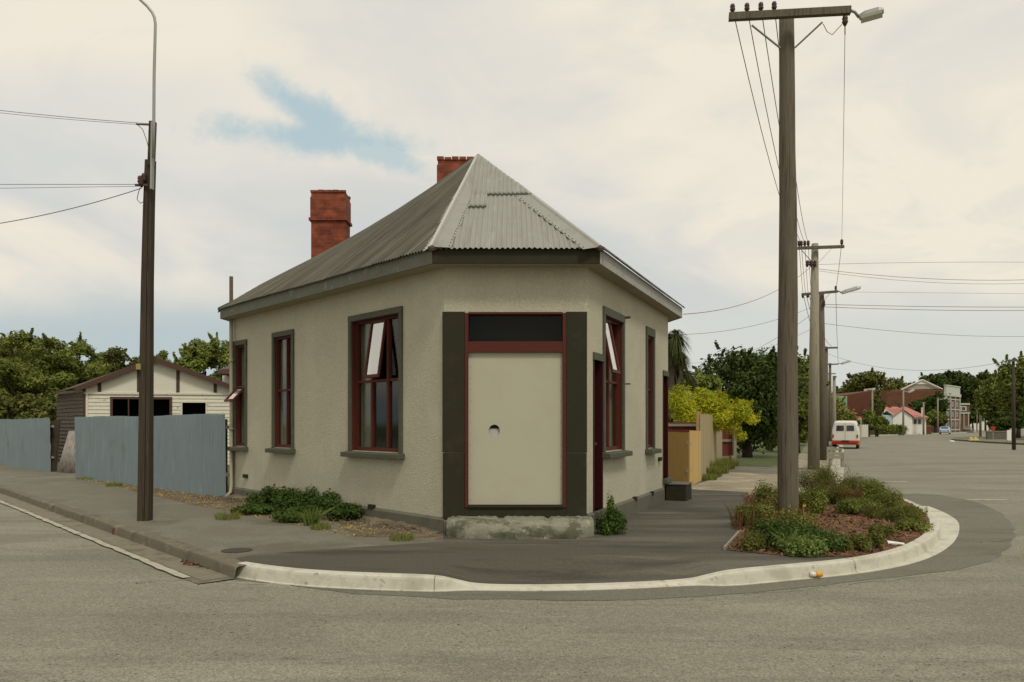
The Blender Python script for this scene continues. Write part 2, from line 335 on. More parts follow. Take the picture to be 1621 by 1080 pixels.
M_redfence = mat('red_painted_iron', (0.17, 0.042, 0.025), 0.7, 0.15, 4, layers=[((0.09, 0.03, 0.02), 4, 0.5, 0.7, 0.5, (4, 4, .4))])
M_rail = mat('grey_timber_rail', (0.26, 0.23, 0.17), 0.85, 0.15, 5)
M_kerb = mat('new_kerb_concrete', (0.54, 0.51, 0.41), 0.9, 0.12, 3, bump=0.35, bscale=50,
   layers=[((0.36, 0.33, 0.25), 2.2, 0.50, 0.68, 0.7), ((0.42, 0.39, 0.30), 9, 0.5, 0.62, 0.5), ((0.17, 0.145, 0.10), 11, 0.60, 0.70, 0.55)])
M_kerbold = mat('old_kerb_concrete', (0.15, 0.13, 0.088), 0.95, 0.25, 5, bump=0.5, bscale=30, layers=[((0.28, 0.25, 0.18), 5, 0.57, 0.68, 0.6), ((0.07, 0.058, 0.038), 2.2, 0.52, 0.7, 0.5)])
M_kerblip = mat('worn_channel_edge', (0.40, 0.37, 0.28), 0.95, 0.2, 6, layers=[((0.20, 0.18, 0.13), 4, 0.52, 0.66, 0.7)])
M_channel = mat('dirty_channel', (0.19, 0.165, 0.115), 0.95, 0.2, 5, layers=[((0.09, 0.07, 0.045), 2.5, 0.52, 0.68, 0.7), ((0.27, 0.24, 0.17), 6, 0.57, 0.7, 0.5)])

def ground_mat(name, base, patches, speck=0.5, sscale=95, spots=None, rough=0.9, streak=None, bump=0.35):
    m = mat(name, base, rough, 0.08, 0.5, bump=bump, bscale=120, bdist=0.01, spec=0.25, layers=patches)
    nt = m.node_tree; N = nt.nodes.new; L = nt.links.new; b = [n for n in nt.nodes if n.type == 'BSDF_PRINCIPLED'][0]
    prev = b.inputs['Base Color'].links[0].from_socket
    tc = N('ShaderNodeTexCoord'); n = N('ShaderNodeTexNoise'); n.inputs['Scale'].default_value = sscale; n.inputs['Detail'].default_value = 2; L(tc.outputs['Object'], n.inputs['Vector'])
    mr = N('ShaderNodeMapRange'); L(n.outputs[0], mr.inputs[0]); mr.inputs[1].default_value = 0.3; mr.inputs[2].default_value = 0.7; mr.inputs[3].default_value = 1-speck; mr.inputs[4].default_value = 1+speck
    n4 = N('ShaderNodeTexNoise'); n4.inputs['Scale'].default_value = 22; n4.inputs['Detail'].default_value = 5; n4.inputs['Roughness'].default_value = 0.75; L(tc.outputs['Object'], n4.inputs['Vector'])
    mr4 = N('ShaderNodeMapRange'); L(n4.outputs[0], mr4.inputs[0]); mr4.inputs[1].default_value = 0.3; mr4.inputs[2].default_value = 0.7; mr4.inputs[3].default_value = 0.80; mr4.inputs[4].default_value = 1.20
    mm = N('ShaderNodeMath'); mm.operation = 'MULTIPLY'; L(mr.outputs[0], mm.inputs[0]); L(mr4.outputs[0], mm.inputs[1])
    mx = N('ShaderNodeMix'); mx.data_type = 'RGBA'; mx.blend_type = 'MULTIPLY'; mx.inputs[0].default_value = 1; L(prev, mx.inputs[6]); L(mm.outputs[0], mx.inputs[7])
    col = mx.outputs[2]
    if spots:
        vo = N('ShaderNodeTexVoronoi'); vo.inputs['Scale'].default_value = spots; L(tc.outputs['Object'], vo.inputs['Vector'])
        lt = N('ShaderNodeMath'); lt.operation = 'LESS_THAN'; L(vo.outputs['Distance'], lt.inputs[0]); lt.inputs[1].default_value = 0.14
        gt = N('ShaderNodeSeparateColor'); L(vo.outputs['Color'], gt.inputs[0]); g2 = N('ShaderNodeMath'); g2.operation = 'GREATER_THAN'; L(gt.outputs[0], g2.inputs[0]); g2.inputs[1].default_value = 0.3
        n3 = N('ShaderNodeTexNoise'); n3.inputs['Scale'].default_value = 0.55; n3.inputs['Detail'].default_value = 3; L(tc.outputs['Object'], n3.inputs['Vector'])
        g3 = N('ShaderNodeMapRange'); L(n3.outputs[0], g3.inputs[0]); g3.inputs[1].default_value = 0.43; g3.inputs[2].default_value = 0.56; g3.inputs[4].default_value = 0.8
        p1 = N('ShaderNodeMath'); p1.operation = 'MULTIPLY'; L(lt.outputs[0], p1.inputs[0]); L(g2.outputs[0], p1.inputs[1])
        p2 = N('ShaderNodeMath'); p2.operation = 'MULTIPLY'; L(p1.outputs[0], p2.inputs[0]); L(g3.outputs[0], p2.inputs[1])
        m2 = N('ShaderNodeMix'); m2.data_type = 'RGBA'; L(p2.outputs[0], m2.inputs[0]); L(col, m2.inputs[6]); m2.inputs[7].default_value = (0.035, 0.03, 0.022, 1); col = m2.outputs[2]
    L(col, b.inputs['Base Color']); return m
M_road = ground_mat('chip_seal_road', (0.222, 0.206, 0.152), [((0.175, 0.160, 0.116), 0.33, 0.47, 0.57, 0.62, (.8, 1.6, 1)), ((0.150, 0.142, 0.106), 0.22, 0.5, 0.66, 0.55, (0.35, 3.0, 1)), ((0.275, 0.256, 0.192), 0.55, 0.53, 0.62, 0.5, (.6, 2.0, 1)), ((0.16, 0.15, 0.112), 1.5, 0.55, 0.68, 0.45, (0.25, 3.4, 1)), ((0.10, 0.094, 0.07), 5.0, 0.64, 0.72, 0.45, (.6, 1.4, 1))], 0.38, 62, spots=11.0)
M_patch = ground_mat('dark_reseal', (0.155, 0.145, 0.107), [((0.105, 0.097, 0.070), 0.8, 0.5, 0.65, 0.6, (0.5, 2, 1)), ((0.16, 0.148, 0.11), 2.0, 0.56, 0.7, 0.4)], 0.28, 70)
M_path = ground_mat('smooth_dark_asphalt', (0.080, 0.074, 0.055), [((0.155, 0.142, 0.108), 0.7, 0.49, 0.62, 0.6, (0.35, 1.6, 1)), ((0.045, 0.040, 0.029), 1.1, 0.50, 0.64, 0.65, (0.4, 2.2, 1)), ((0.13, 0.12, 0.09), 3.5, 0.6, 0.72, 0.3, (0.3, 2, 1))], 0.16, 90, bump=0.12)
M_pathold = ground_mat('old_footpath_asphalt', (0.160, 0.145, 0.107), [((0.195, 0.18, 0.14), 1.0, 0.5, 0.62, 0.6), ((0.115, 0.10, 0.072), 0.8, 0.52, 0.66, 0.6)], 0.28, 60)
M_dirt = ground_mat('dry_dirt', (0.135, 0.105, 0.068), [((0.21, 0.175, 0.115), 1.6, 0.5, 0.62, 0.7), ((0.075, 0.055, 0.034), 3, 0.53, 0.64, 0.7), ((0.13, 0.125, 0.05), 2.3, 0.56, 0.66, 0.5)], 0.4, 30)
M_gravel = ground_mat('pale_gravel', (0.27, 0.23, 0.16), [((0.38, 0.33, 0.24), 0.9, 0.5, 0.62, 0.7), ((0.15, 0.13, 0.09), 1.2, 0.55, 0.68, 0.6)], 0.35, 30)
M_grass = ground_mat('mown_grass', (0.075, 0.095, 0.03), [((0.13, 0.13, 0.055), 1.0, 0.5, 0.66, 0.6), ((0.045, 0.062, 0.02), 2.4, 0.52, 0.66, 0.6)], 0.4, 30)
M_mulch = ground_mat('bark_mulch', (0.145, 0.072, 0.034), [((0.065, 0.034, 0.022), 3, 0.5, 0.62, 0.7), ((0.20, 0.12, 0.075), 7, 0.56, 0.64, 0.6)], 0.55, 28, bump=0.8)

# foliage
def leaves(clusters, n, size, aspect=0.55, spread=1.0, rs=NP, flat=0.0):
    """n leaf quads spread over clusters [(cx,cy,cz,rx,ry,rz)]"""
    C = np.array(clusters); w = (C[:, 3]*C[:, 4]*C[:, 5])**(2/3.); w = w/w.sum()
    idx = rs.choice(len(C), n, p=w)
    d = rs.normal(size=(n, 3)); d /= np.linalg.norm(d, axis=1)[:, None]
    r = (0.30+0.72*rs.rand(n)**0.7+0.22*rs.rand(n)**6)[:, None]*spread
    P = C[idx, :3]+d*r*C[idx, 3:6]
    nrm = d*0.8+rs.normal(size=(n, 3))*0.55; nrm[:, 2] += 0.35+flat; nrm /= np.linalg.norm(nrm, axis=1)[:, None]
    t = np.cross(nrm, rs.normal(size=(n, 3))); t /= np.linalg.norm(t, axis=1)[:, None]; b = np.cross(nrm, t)
    s = size*(0.6+0.8*rs.rand(n))[:, None]; fold = nrm*s*0.18
    V = np.stack([P-t*s, P-b*s*aspect+fold, P+t*s, P+b*s*aspect+fold], axis=1).reshape(-1, 3)
    return V, np.arange(4*n).reshape(n, 4)

def blades(n, cx, cy, z0, rad, h, w=0.006, lean=0.5, rs=NP):
    a = rs.rand(n)*2*math.pi; r = rad*np.sqrt(rs.rand(n)); bx = cx+r*np.cos(a); by = cy+r*np.sin(a)
    hh = h*(0.5+0.6*rs.rand(n)); a2 = a+rs.normal(size=n)*0.6; ln = lean*hh*rs.rand(n)
    wv = w*(0.7+0.6*rs.rand(n)); px, py = -np.sin(a2+1.2), np.cos(a2+1.2)
    mx, my = bx+np.cos(a2)*ln*0.35, by+np.sin(a2)*ln*0.35; tx, ty = bx+np.cos(a2)*ln, by+np.sin(a2)*ln
    z = np.full(n, z0)
    V = np.stack([np.stack([bx-px*wv, by-py*wv, z], 1), np.stack([bx+px*wv, by+py*wv, z], 1),
                  np.stack([mx+px*wv*.8, my+py*wv*.8, z+hh*0.6], 1), np.stack([tx, ty, z+hh], 1), np.stack([mx-px*wv*.8, my-py*wv*.8, z+hh*0.6], 1)], 1).reshape(-1, 3)
    return V, np.arange(5*n).reshape(n, 5)

M_bark = mat('dark_bark', (0.06, 0.045, 0.032), 0.95, 0.3, 8, bump=0.5, bscale=20, stretch=(3, 3, .5))
LM_dark = leafmat('dark_foliage', (0.023, 0.039, 0.011), (0.122, 0.164, 0.039))
LM_mid = leafmat('mid_foliage', (0.056, 0.082, 0.018), (0.300, 0.330, 0.071))
LM_light = leafmat('light_foliage', (0.074, 0.103, 0.022), (0.352, 0.405, 0.094))
LM_yellow = leafmat('golden_foliage', (0.20, 0.23, 0.015), (0.78, 0.76, 0.065), 0.4)
LM_olive = leafmat('olive_foliage', (0.051, 0.066, 0.019), (0.239, 0.242, 0.062))
LM_weed = leafmat('weed_leaves', (0.022, 0.042, 0.010), (0.125, 0.185, 0.040))
LM_dock = leafmat('pale_weed_leaves', (0.07, 0.10, 0.022), (0.25, 0.32, 0.085))
LM_rust = leafmat('rusty_seedheads', (0.077, 0.039, 0.017), (0.298, 0.149, 0.070))
LM_grass = leafmat('grass_blades', (0.073, 0.098, 0.020), (0.332, 0.342, 0.092))
LM_dry = leafmat('dry_grass_blades', (0.220, 0.147, 0.046), (0.713, 0.501, 0.182))
LM_broom = leafmat('feathery_leaves', (0.041, 0.059, 0.013), (0.255, 0.251, 0.063), tip=(0.16, 0.13, 0.05))

def tree(name, base, crown, lm, label, cat='tree', group=None, nleaf=6000, size=0.12, ncl=40, trunk_r=0.15, seed=1, lobes=None, squash=1.0, aspect=0.55, fill=(0.35, 0.95), clr=(0.22, 0.36)):
    """crown = (cx,cy,cz,rx,ry,rz)"""
    rs = np.random.RandomState(seed); rr = random.Random(seed)
    t = thing(name, base, label, cat, group)
    cx, cy, cz, rx, ry, rz = crown; cl = []
    for i in range(ncl):
        d = rs.normal(size=3); d /= np.linalg.norm(d); r = fill[0]+(fill[1]-fill[0])*rs.rand()**0.6
        k = (clr[0]+(clr[1]-clr[0])*rs.rand())
        cl.append((cx+d[0]*r*rx*(1-k*.6), cy+d[1]*r*ry*(1-k*.6), cz+d[2]*r*rz*(1-k*.6), k*rx, k*ry, k*rz*0.85))
    for lb in (lobes or []): cl.append(lb)
    V, Q = leaves(cl, nleaf, size, aspect, rs=rs)
    # loose outer twigs: thin upright tufts and stray leaves break the outline
    tw = []
    for i in range(int(ncl*1.6)):
        c = cl[rs.randint(len(cl))]; d = rs.normal(size=3); d[2] = abs(d[2])*.9+.15; d /= np.linalg.norm(d); q = .95+.35*rs.rand()
        b0 = np.array([c[0]+d[0]*c[3]*q, c[1]+d[1]*c[4]*q, c[2]+d[2]*c[5]*q]); L_ = rs.uniform(.12, .32)*min(rx, rz)*.5
        for k in range(4): tw.append((b0[0]+d[0]*L_*k*.35, b0[1]+d[1]*L_*k*.35, b0[2]+(d[2]*.7+.5)*L_*k*.35, L_*.24*(1-k*.15), L_*.24*(1-k*.15), L_*.36))
    V2, Q2 = leaves(tw, int(nleaf*.30), size*.85, aspect, rs=rs)
    arr_obj('crown', np.vstack([V, V2]), np.vstack([Q, Q2+len(V)]), lm, t)
    m = MB(); top = Vector((cx, cy, cz)); b = Vector(base)
    mid = b.lerp(top, 0.45)+Vector((rr.uniform(-.1, .1), rr.uniform(-.1, .1), 0))*rx*0.3
    m.tube([b-Vector((0, 0, .05)), b.lerp(mid, .5), mid, top], [trunk_r*1.25, trunk_r, trunk_r*0.8, trunk_r*0.35], 8)
    for i in range(7):
        c = Vector(cl[i % len(cl)][:3]); st = b.lerp(top, rr.uniform(0.35, 0.8)); md = st.lerp(c, .5)+Vector((0, 0, -.05*rz))
        m.tube([st, md, c], [trunk_r*.45, trunk_r*.3, trunk_r*.12], 5)
    m.build('trunk', M_bark, t, True)
    return t

# ------------------------------------------------------------------ plan of the corner
L0 = Vector((X(703, 11.5), 11.5, 0)); R0 = Vector((X(930, 11.5), 11.5, 0))
dL = Vector((-0.669, 0.743, 0)).normalized(); nL = Vector((-dL.y, dL.x, 0)); nL = nL if nL.y < 0 else -nL
dR = Vector((0.393, 0.920, 0)).normalized(); nR = Vector((dR.y, -dR.x, 0))
FL = Frame(L0, dL, nL); FR = Frame(R0, dR, nR); FC = Frame(L0, (1, 0), (0, -1))
sL = FL.at(368); sR = FR.at(1057.5)
L1 = FL.pt(sL, 0, 0); R1 = FR.pt(sR, 0, 0)
WB1 = Vector((-5.3, 25.6, 0)); WB2 = Vector((2.0, 23.6, 0))

# ------------------------------------------------------------------ ground, road, footpaths, kerbs
m = MB(); m.poly([(-3000, -3000), (3000, -3000), (3000, 3000), (-3000, 3000)], -0.19); tag(m.build('ground', M_grass, loc=(0, 0, 0)), kind='structure')
m = MB(); m.poly([(-75, -40), (90, -40), (120, 40), (160, 150), (230, 300), (210, 330), (90, 215), (18, 90), (-20, 45), (-75, 75)], -0.15)
tag(m.build('road', M_road, loc=(0, 0, 0)), kind='structure')
# kerb back-edge stations: (x, y, top z, channel width)
def gk(px, py, z, lip): x, y = G(px, py, z); return (x, y, z, lip)
KN = [gk(389, 889.6, 0, .02), gk(430, 896, 0, .02), gk(500, 903, 0, .02), gk(600, 907.5, 0, .02), gk(690, 910, 0, .02), gk(722, 917, -.06, .03), gk(755, 925, -.117, .03),
      gk(860, 926, -.12, .05), gk(980, 923, -.12, .05), gk(1085, 917.5, -.117, .03), gk(1118, 910, -.06, .02), gk(1150, 902, 0, .02),
      gk(1250, 893, 0, .02), gk(1330, 886, 0, .03), gk(1390, 876, 0, .07), gk(1430, 864, 0, .13), gk(1458, 850, 0, .16), gk(1472, 836, 0, .20), gk(1472, 822, 0, .28),
      gk(1462, 810, 0, .40), gk(1445, 799, 0, .42), gk(1425, 790, 0, .4)]
# street edge beyond the planted bulge, running away to the bend
FAR = [(7.95, 18.6, 0, .3), (8.5, 21, 0, .3), (11.0, 27, 0, .3), (17.4, 42, 0, .3), (23.8, 57, 0, .3), (32.5, 78, 0, .3), (41, 97, 0, .3), (52, 115, 0, .3), (73, 137, 0, .3), (101, 170, 0, .3), (127, 215, 0, .3), (160, 265, 0, .3)]
def smooth(pts, it=2):
    for _ in range(it):
        q = [pts[0]]
        for a, b in zip(pts, pts[1:]):
            q.append(tuple(.75*u+.25*v for u, v in zip(a, b))); q.append(tuple(.25*u+.75*v for u, v in zip(a, b)))
        q.append(pts[-1]); pts = q
    return pts
def kerb(name, st, matr, top_w=0.14, zr=-0.15, flip=1, wob=0.0):
    m = MB(); rows = []
    for i, (x, y, z, lip) in enumerate(st):
        a = st[max(i-1, 0)]; b = st[min(i+1, len(st)-1)]
        d = Vector((b[0]-a[0], b[1]-a[1])).normalized(); n = Vector((d.y, -d.x))*flip
        h = max(z-zr-0.014, 0.004); w = wob*(R.random()-.5)
        pr = [(-0.0, zr-.05), (0.0, z+.004), (top_w-.035, z+.004+w), (top_w-.008, z-.008*min(1, h/.05)+w), (top_w, z-.03*min(1, h/.1)), (top_w+.018, zr+.016), (top_w+.02+lip, zr+.010), (top_w+.02+lip+.004, zr-.05)]
        rows.append([(x+n.x*o, y+n.y*o, zz) for o, zz in pr])
    m.grid(rows); return m
KNs = smooth(KN, 2)
o = kerb('kerb', KNs, M_kerb).build('kerb', M_kerb, loc=(0, 0, 0)); tag(o, kind='structure')
o = kerb('kerb', smooth([KNs[-1]]+FAR, 1), M_kerb).build('street_kerb', M_kerblip, loc=(0, 0, 0)); tag(o, kind='structure')
# left street kerb with its old channel
kl0 = Vector(G(391, 892)); kl1 = Vector(G(122, 806)); kdir = (kl1-kl0).normalized(); kn = Vector((-kdir.y, kdir.x)); kn = kn if kn.y < 0 else -kn
st = []
for k in range(90):
    p = kl0+kdir*(k*0.4-0.10); st.append((p.x, p.y, 0.0+R.uniform(-.006, .004), .40))
o = kerb('k', st, M_kerbold, flip=-1, wob=0.012, top_w=.17).build('old_kerb', M_kerbold, loc=(0, 0, 0)); tag(o, kind='structure')
m = MB(); rows = []
for k in range(0, 90):
    p = kl0+kdir*(k*0.4+0.02); rows.append([(p.x+kn.x*a, p.y+kn.y*a, zz) for a, zz in ((.19, -.131), (.50, -.135))])
m.grid(rows); tag(m.build('channel', M_channel, loc=(0, 0, 0)), kind='structure')
m = MB(); rows = []
for k in range(0, 180):
    p = kl0+kdir*(k*0.2+0.3); a = .52+R.uniform(-.012, .012); rows.append([(p.x+kn.x*q, p.y+kn.y*q, zz) for q, zz in ((a, -.132), (a+.10+R.uniform(-.012, .014), -.129))])
m.grid(rows); tag(m.build('channel_edge', M_kerblip, loc=(0, 0, 0)), kind='structure')

def wob(pts, amp, sub=6):
    q = []
    for a, b in zip(pts, pts[1:]):
        for k in range(sub):
            t_ = k/sub; q.append((a[0]+(b[0]-a[0])*t_+R.uniform(-amp, amp), a[1]+(b[1]-a[1])*t_+R.uniform(-amp, amp)))
    q.append(pts[-1]); return q
# raised block surface (footpaths and yards) inside the kerbs
kfar = kl0+kdir*36
block = [(p[0], p[1]) for p in KNs]+[(p[0], p[1]) for p in FAR]+[(-45, 265), (kfar.x, kfar.y)]
# the crossing dips: build block as polygon at path level, with the dip strip sloping down to the kerb
dipx = [p for p in KNs if p[2] < -0.002]
def RD(p): return .9*min(1, max(0, -p[2]/.1))**.8
top = []
for p in KNs:
    if p[2] < -0.002: top.append((p[0], p[1]+RD(p)))
    else: top.append((p[0], p[1]))
block = top+[(p[0], p[1]) for p in FAR]+[(-45, 265), (kfar.x, kfar.y)]
m = MB(); m.poly(block, -0.004); tag(m.build('block_ground', M_grass, loc=(0, 0, 0)), kind='structure')
# dark asphalt apron in front of the shop and along its right side
edge = [(X(1147, 9.9), 9.95)]
ap = [t_ for t_ in top if t_[0] < X(1425, 10)]
apron = [(p[0], p[1]) for p in KNs if p[0] < 4.35 and p[2] >= -0.002 or False]
left_k = [(p[0], p[1]) for p in KNs if p[2] >= -0.002 and p[0] < 0]; right_k = [(p[0], p[1]) for p in KNs if p[2] >= -0.002 and 0 < p[0] < 4.2]
dip_in = [(p[0], p[1]+RD(p)) for p in dipx]
al = Vector(G(330, 884))
ap_poly = [G(372, 884)]+left_k+dip_in+right_k+[G(1325, 882), G(1250, 881), G(1147, 871), G(1170, 845), (X(1180, 15), 15.0), (X(1190, 18.2), 18.4), G(1100, 772), FR.pt(sR+.6, .05, 0)[:2], FR.pt(0, 0, 0)[:2], FC.pt(0, 0, 0)[:2], G(700, 858)[:2], G(560, 867), G(470, 873), G(400, 879)]
m = MB(); m.poly([(q[0], q[1]) for q in ap_poly], 0.0); o = m.build('footpath', M_path, loc=(0, 0, 0)); tag(o, kind='structure')
i0 = KNs.index(dipx[0])-1; i1 = KNs.index(dipx[-1])+1; seg_ = KNs[i0:i1+1]; m = MB(); rows = []
for t_ in (0, .15, .35, .6, .8, 1.0, 1.06): rows.append([(p[0], p[1]+(RD(p)+.02)*t_, p[2]*(1-min(t_, 1))**1.2+.003) for p in seg_])
m.grid(rows); tag(m.build('crossing_ramp', M_path, loc=(0, 0, 0), smooth=True), kind='structure')

# old left footpath, between kerb and dirt strip
nin = -kn
pin = [kl0+kdir*s_+nin*w_ for s_, w_ in ((36, 3.1), (22, 2.6), (14, 2.2), (9, 1.9), (6, 1.9), (4, 2.15), (2.6, 2.6))]
inner = wob([(p.x, p.y) for p in pin], .09)+wob([G(560, 850), G(640, 852), G(706, 856)], .04, 5)
op = [tuple(kl0), tuple(kfar)]+inner+[G(700, 858), G(560, 867), G(470, 873), G(400, 879), G(372, 884)]
m = MB(); m.poly(op, 0.0015); tag(m.build('side_footpath', M_pathold, loc=(0, 0, 0)), kind='structure')
Lf = FL.pt(sL+32, -0.3, 0)
dirt = inner+[(FC.pt(.05, 0.03, 0).x, 11.55), tuple(FL.pt(0, -.02, 0)[:2]), tuple(FL.pt(sL, -.3, 0)[:2]), tuple(FL.pt(sL+16, -2.5, 0)[:2]), tuple(Lf[:2])]
m = MB(); m.poly(dirt, -0.0005); tag(m.build('dirt_verge', M_dirt, loc=(0, 0, 0)), kind='structure')
# soil banked against the left wall
m = MB(); rows = []
nrow = 60
for i in range(nrow+1):
    s_ = sL*i/nrow; w_ = .28+.16*math.sin(i*.7)+R.uniform(-.05, .05); h_ = (.045+.035*R.random())*min(1, .15+i/8); w_ = w_ if i > 3 else .12
    rows.append([FL.pt(s_, -.05, h_+.02), FL.pt(s_, w_*.5, h_), FL.pt(s_, w_, .012), FL.pt(s_, w_+.1, -.01)])
m.grid(rows); tag(m.build('soil_bank', M_dirt, loc=(0, 0, 0), smooth=True), kind='structure')
# reseal strip on the road
inn = [(p[0], p[1]) for p in KNs]
outp = [G(px, py, -.146) for px, py in ((1409, 783), (1450, 781), (1485, 783), (1525, 790), (1557, 799), (1585, 812), (1603, 828), (1608, 848), (1595, 870), (1570, 888), (1520, 901), (1467, 908), (1380, 917), (1290, 928), (1200, 937), (1100, 945), (1000, 950), (900, 951), (800, 948), (720, 949), (640, 943), (560, 940), (500, 932), (440, 924), (383, 919), (330, 914), (285, 905), (236, 897))]
outp = wob(outp[:10], .03, 4)[:-1]+wob(outp[9:], .012, 5)
m = MB(); m.poly(list(inn)+outp+[(kl0.x+kn.x*.6+kdir.x*1.2, kl0.y+kn.y*.6+kdir.y*1.2)], -.1462)
tag(m.build('road_reseal', M_patch, loc=(0, 0, 0)), kind='structure')
M_crack = mat('tar_crack', (0.05, 0.047, 0.036), .9)
def crack(pts, w, name='road_crack', z=-.1475, mt=None):
    pts = wob([G(a, b, -.15) for a, b in pts], .05, 6); m = MB(); rows = []
    for i, p in enumerate(pts):
        a = pts[max(i-1, 0)]; b = pts[min(i+1, len(pts)-1)]; d = Vector((b[0]-a[0], b[1]-a[1])); d = d.normalized() if d.length > 0 else Vector((1, 0)); ww = w*R.uniform(.3, 1.2)
        rows.append([(p[0]-d.y*ww, p[1]+d.x*ww, z), (p[0]+d.y*ww, p[1]-d.x*ww, z)])
    m.grid(rows); tag(m.build(name, mt or M_crack, loc=(0, 0, 0)), kind='structure')
crack([(215, 924), (240, 921), (300, 920), (420, 926)], .006); crack([(1510, 860), (1560, 858), (1602, 856)], .008, z=-.1445)
crack([(1300, 760), (1330, 756), (1345, 745), (1338, 735)], .02); crack([(1480, 745), (1520, 747), (1600, 744)], .015); crack([(1180, 942), (1300, 931), (1400, 920), (1470, 912)], .004)

m = MB(); acc = 0
for i in range(1, len(KNs)):
    a_, b_ = KNs[i-1], KNs[i]; acc += math.hypot(a_[0]-b_[0], a_[1]-b_[1])
    if acc > 2.4:
        acc = 0; x, y, z, lip = b_; d = Vector((b_[0]-a_[0], b_[1]-a_[1])).normalized(); n = Vector((d.y, -d.x)); rows = []
        for o_, zz in ((.0, z+.006), (.105, z+.006), (.134, z-.006), (.143, z-.03*min(1, (z+.14)/.1)), (.161, -.132), (.165+lip, -.138)): rows.append([(x+n.x*o_+d.x*e, y+n.y*o_+d.y*e, zz) for e in (-.0025, .0025)])
        m.grid(rows)
tag(m.build('kerb_joints', M_crack, loc=(0, 0, 0)), kind='structure')
# faint scuffs and old paint dashes on the road
M_scuff = mat('worn_road_paint', (0.42, 0.39, 0.31), 0.9, 0.2, 3, layers=[((0.22, 0.2, 0.15), 5, 0.45, 0.55, 0.9)])
for px, py, w_, l_, a in ((1415, 763, .6, 1.6, -.1), (1561, 792, .7, .9, 0), (1395, 735, .6, .5, .2)):
    x, y = G(px, py, -.15); m = MB(); pts = [(x-w_*.6, y), (x+w_*.5, y-.1), (x+w_*.9, y+.1), (x+w_*.2, y+.22), (x-w_*.5, y+.18)]
    m.poly(wob(pts, .03, 3), -.1455); tag(m.build('worn_road_marking', M_scuff, loc=(0, 0, 0)), kind='structure')
# right-hand path: gravel, verge, driveways
m = MB(); m.poly([G(1100, 775), (X(1190, 18.2), 18.4), (X(1180, 16), 16.0), (7.6, 17.5), (7.9, 18.6), (8.4, 21), (10.9, 27), (17.2, 42), (16, 43.2), (10.6, 30), (7.3, 27.5), (6.5, 24), (4.4, 19.8)], 0.0008)
tag(m.build('gravel_path', M_gravel, loc=(0, 0, 0)), kind='structure')
m = MB(); m.poly([(8.9, 24.3), (10.2, 25.2), (11.5, 28.6), (6.5, 30.2), (6.3, 27.5)], 0.0035); tag(m.build('driveway', M_pathold, loc=(0, 0, 0)), kind='structure')
m = MB(); m.poly([(16.0, 43.2), (17.2, 42), (23.6, 57), (32.3, 78), (41, 97), (39.4, 98), (30.6, 79), (21.8, 58)], 0.0012); tag(m.build('far_footpath', M_pathold, loc=(0, 0, 0)), kind='structure')
# opposite block on the far right of the street
op2 = [(48.5, 86), (47.5, 83), (44.5, 73), (43, 63), (60, 48), (200, 48), (280, 250), (180, 262), (147, 212), (118, 160), (84, 122), (56, 95)]
m = MB(); m.prism(op2, -.2, -.01); tag(m.build('opposite_verge', M_grass, loc=(0, 0, 0)), kind='structure')
m = MB(); m.poly([(48.5, 85.6), (47.7, 83), (44.8, 73), (43.4, 63.3), (60, 49), (66, 52), (50.5, 66), (51, 78), (53, 84), (57, 94)], -.006); tag(m.build('opposite_footpath', M_pathold, loc=(0, 0, 0)), kind='structure')
# planting bed mulch inside the kerb bulge
bedk = [(p[0], p[1]) for p in KNs if p[0] > 4.1]
BED = [G(1250, 881), G(1325, 882)]+bedk+[(8.1, 17.2), (7.0, 18.2), (5.2, 17.6), (4.7, 15.5), G(1170, 845), G(1147, 871)]
m = MB(); m.poly([(q[0], q[1]) for q in BED], 0.006); tag(m.build('mulch_bed', M_mulch, loc=(0, 0, 0)), kind='structure')

# ------------------------------------------------------------------ the corner building
bld = thing('corner_shop', ((L0.x+R0.x)/2, 13.5, 0), 'single-storey cream roughcast corner shop with boarded-up door and grey hipped iron roof', 'building')
ZF0 = 3.905; ZF1 = 4.085; WT = 3.93
def wall(fr, s1, zb, zt, ops, name='wall', th=0.26):
    """front skin with openings (s0,s1,z0,z1), reveals and inner skin"""
    m = MB(); ss = sorted({0, s1, *[a for o in ops for a in o[:2]]}); zs = sorted({zb, zt, *[a for o in ops for a in o[2:4]]})
    def hole(a, b, c, d): return any(o[0] <= a+1e-6 and b <= o[1]+1e-6 and o[2] <= c+1e-6 and d <= o[3]+1e-6 for o in ops)
    for a, b in zip(ss, ss[1:]):
        for c, d in zip(zs, zs[1:]):
            if hole(a, b, c, d): continue
            for of in (0, -th): m.quad(fr.pt(a, of, c), fr.pt(b, of, c), fr.pt(b, of, d), fr.pt(a, of, d))
    for a, b, c, d in [o[:4] for o in ops]:
        P = fr.pt
        m.quad(P(a, 0, c), P(b, 0, c), P(b, -th, c), P(a, -th, c)); m.quad(P(a, 0, d), P(b, 0, d), P(b, -th, d), P(a, -th, d))
        m.quad(P(a, 0, c), P(a, 0, d), P(a, -th, d), P(a, -th, c)); m.quad(P(b, 0, c), P(b, 0, d), P(b, -th, d), P(b, -th, c))
    return m.build(name, M_stucco, bld)
wins = {}
TW = 0.085
def opn(fr, pa, pb, zt, zb): a, b = sorted((fr.at(pa), fr.at(pb))); return [a+TW, b-TW, zb, zt-TW-.02]
oBig = opn(FL, 638, 553, 3.475, 1.15); oMid = opn(FL, 466, 432, 3.45, 1.14); oFar = opn(FL, 391.5, 371, 3.43, 1.13)
oRb = [FR.at(954)+.03, FR.at(987)-TW, 1.17, 3.33]; oRs = opn(FR, 1022, 1035, 3.42, 1.14)
oD1 = [.30, .74, .28, 2.58]; oD2 = [FR.at(1049.5), FR.at(1056.5), .46, 2.62]
oRb[0] = .86
CW = (R0-L0).length
cx = lambda px: X(px, 11.5)-L0.x
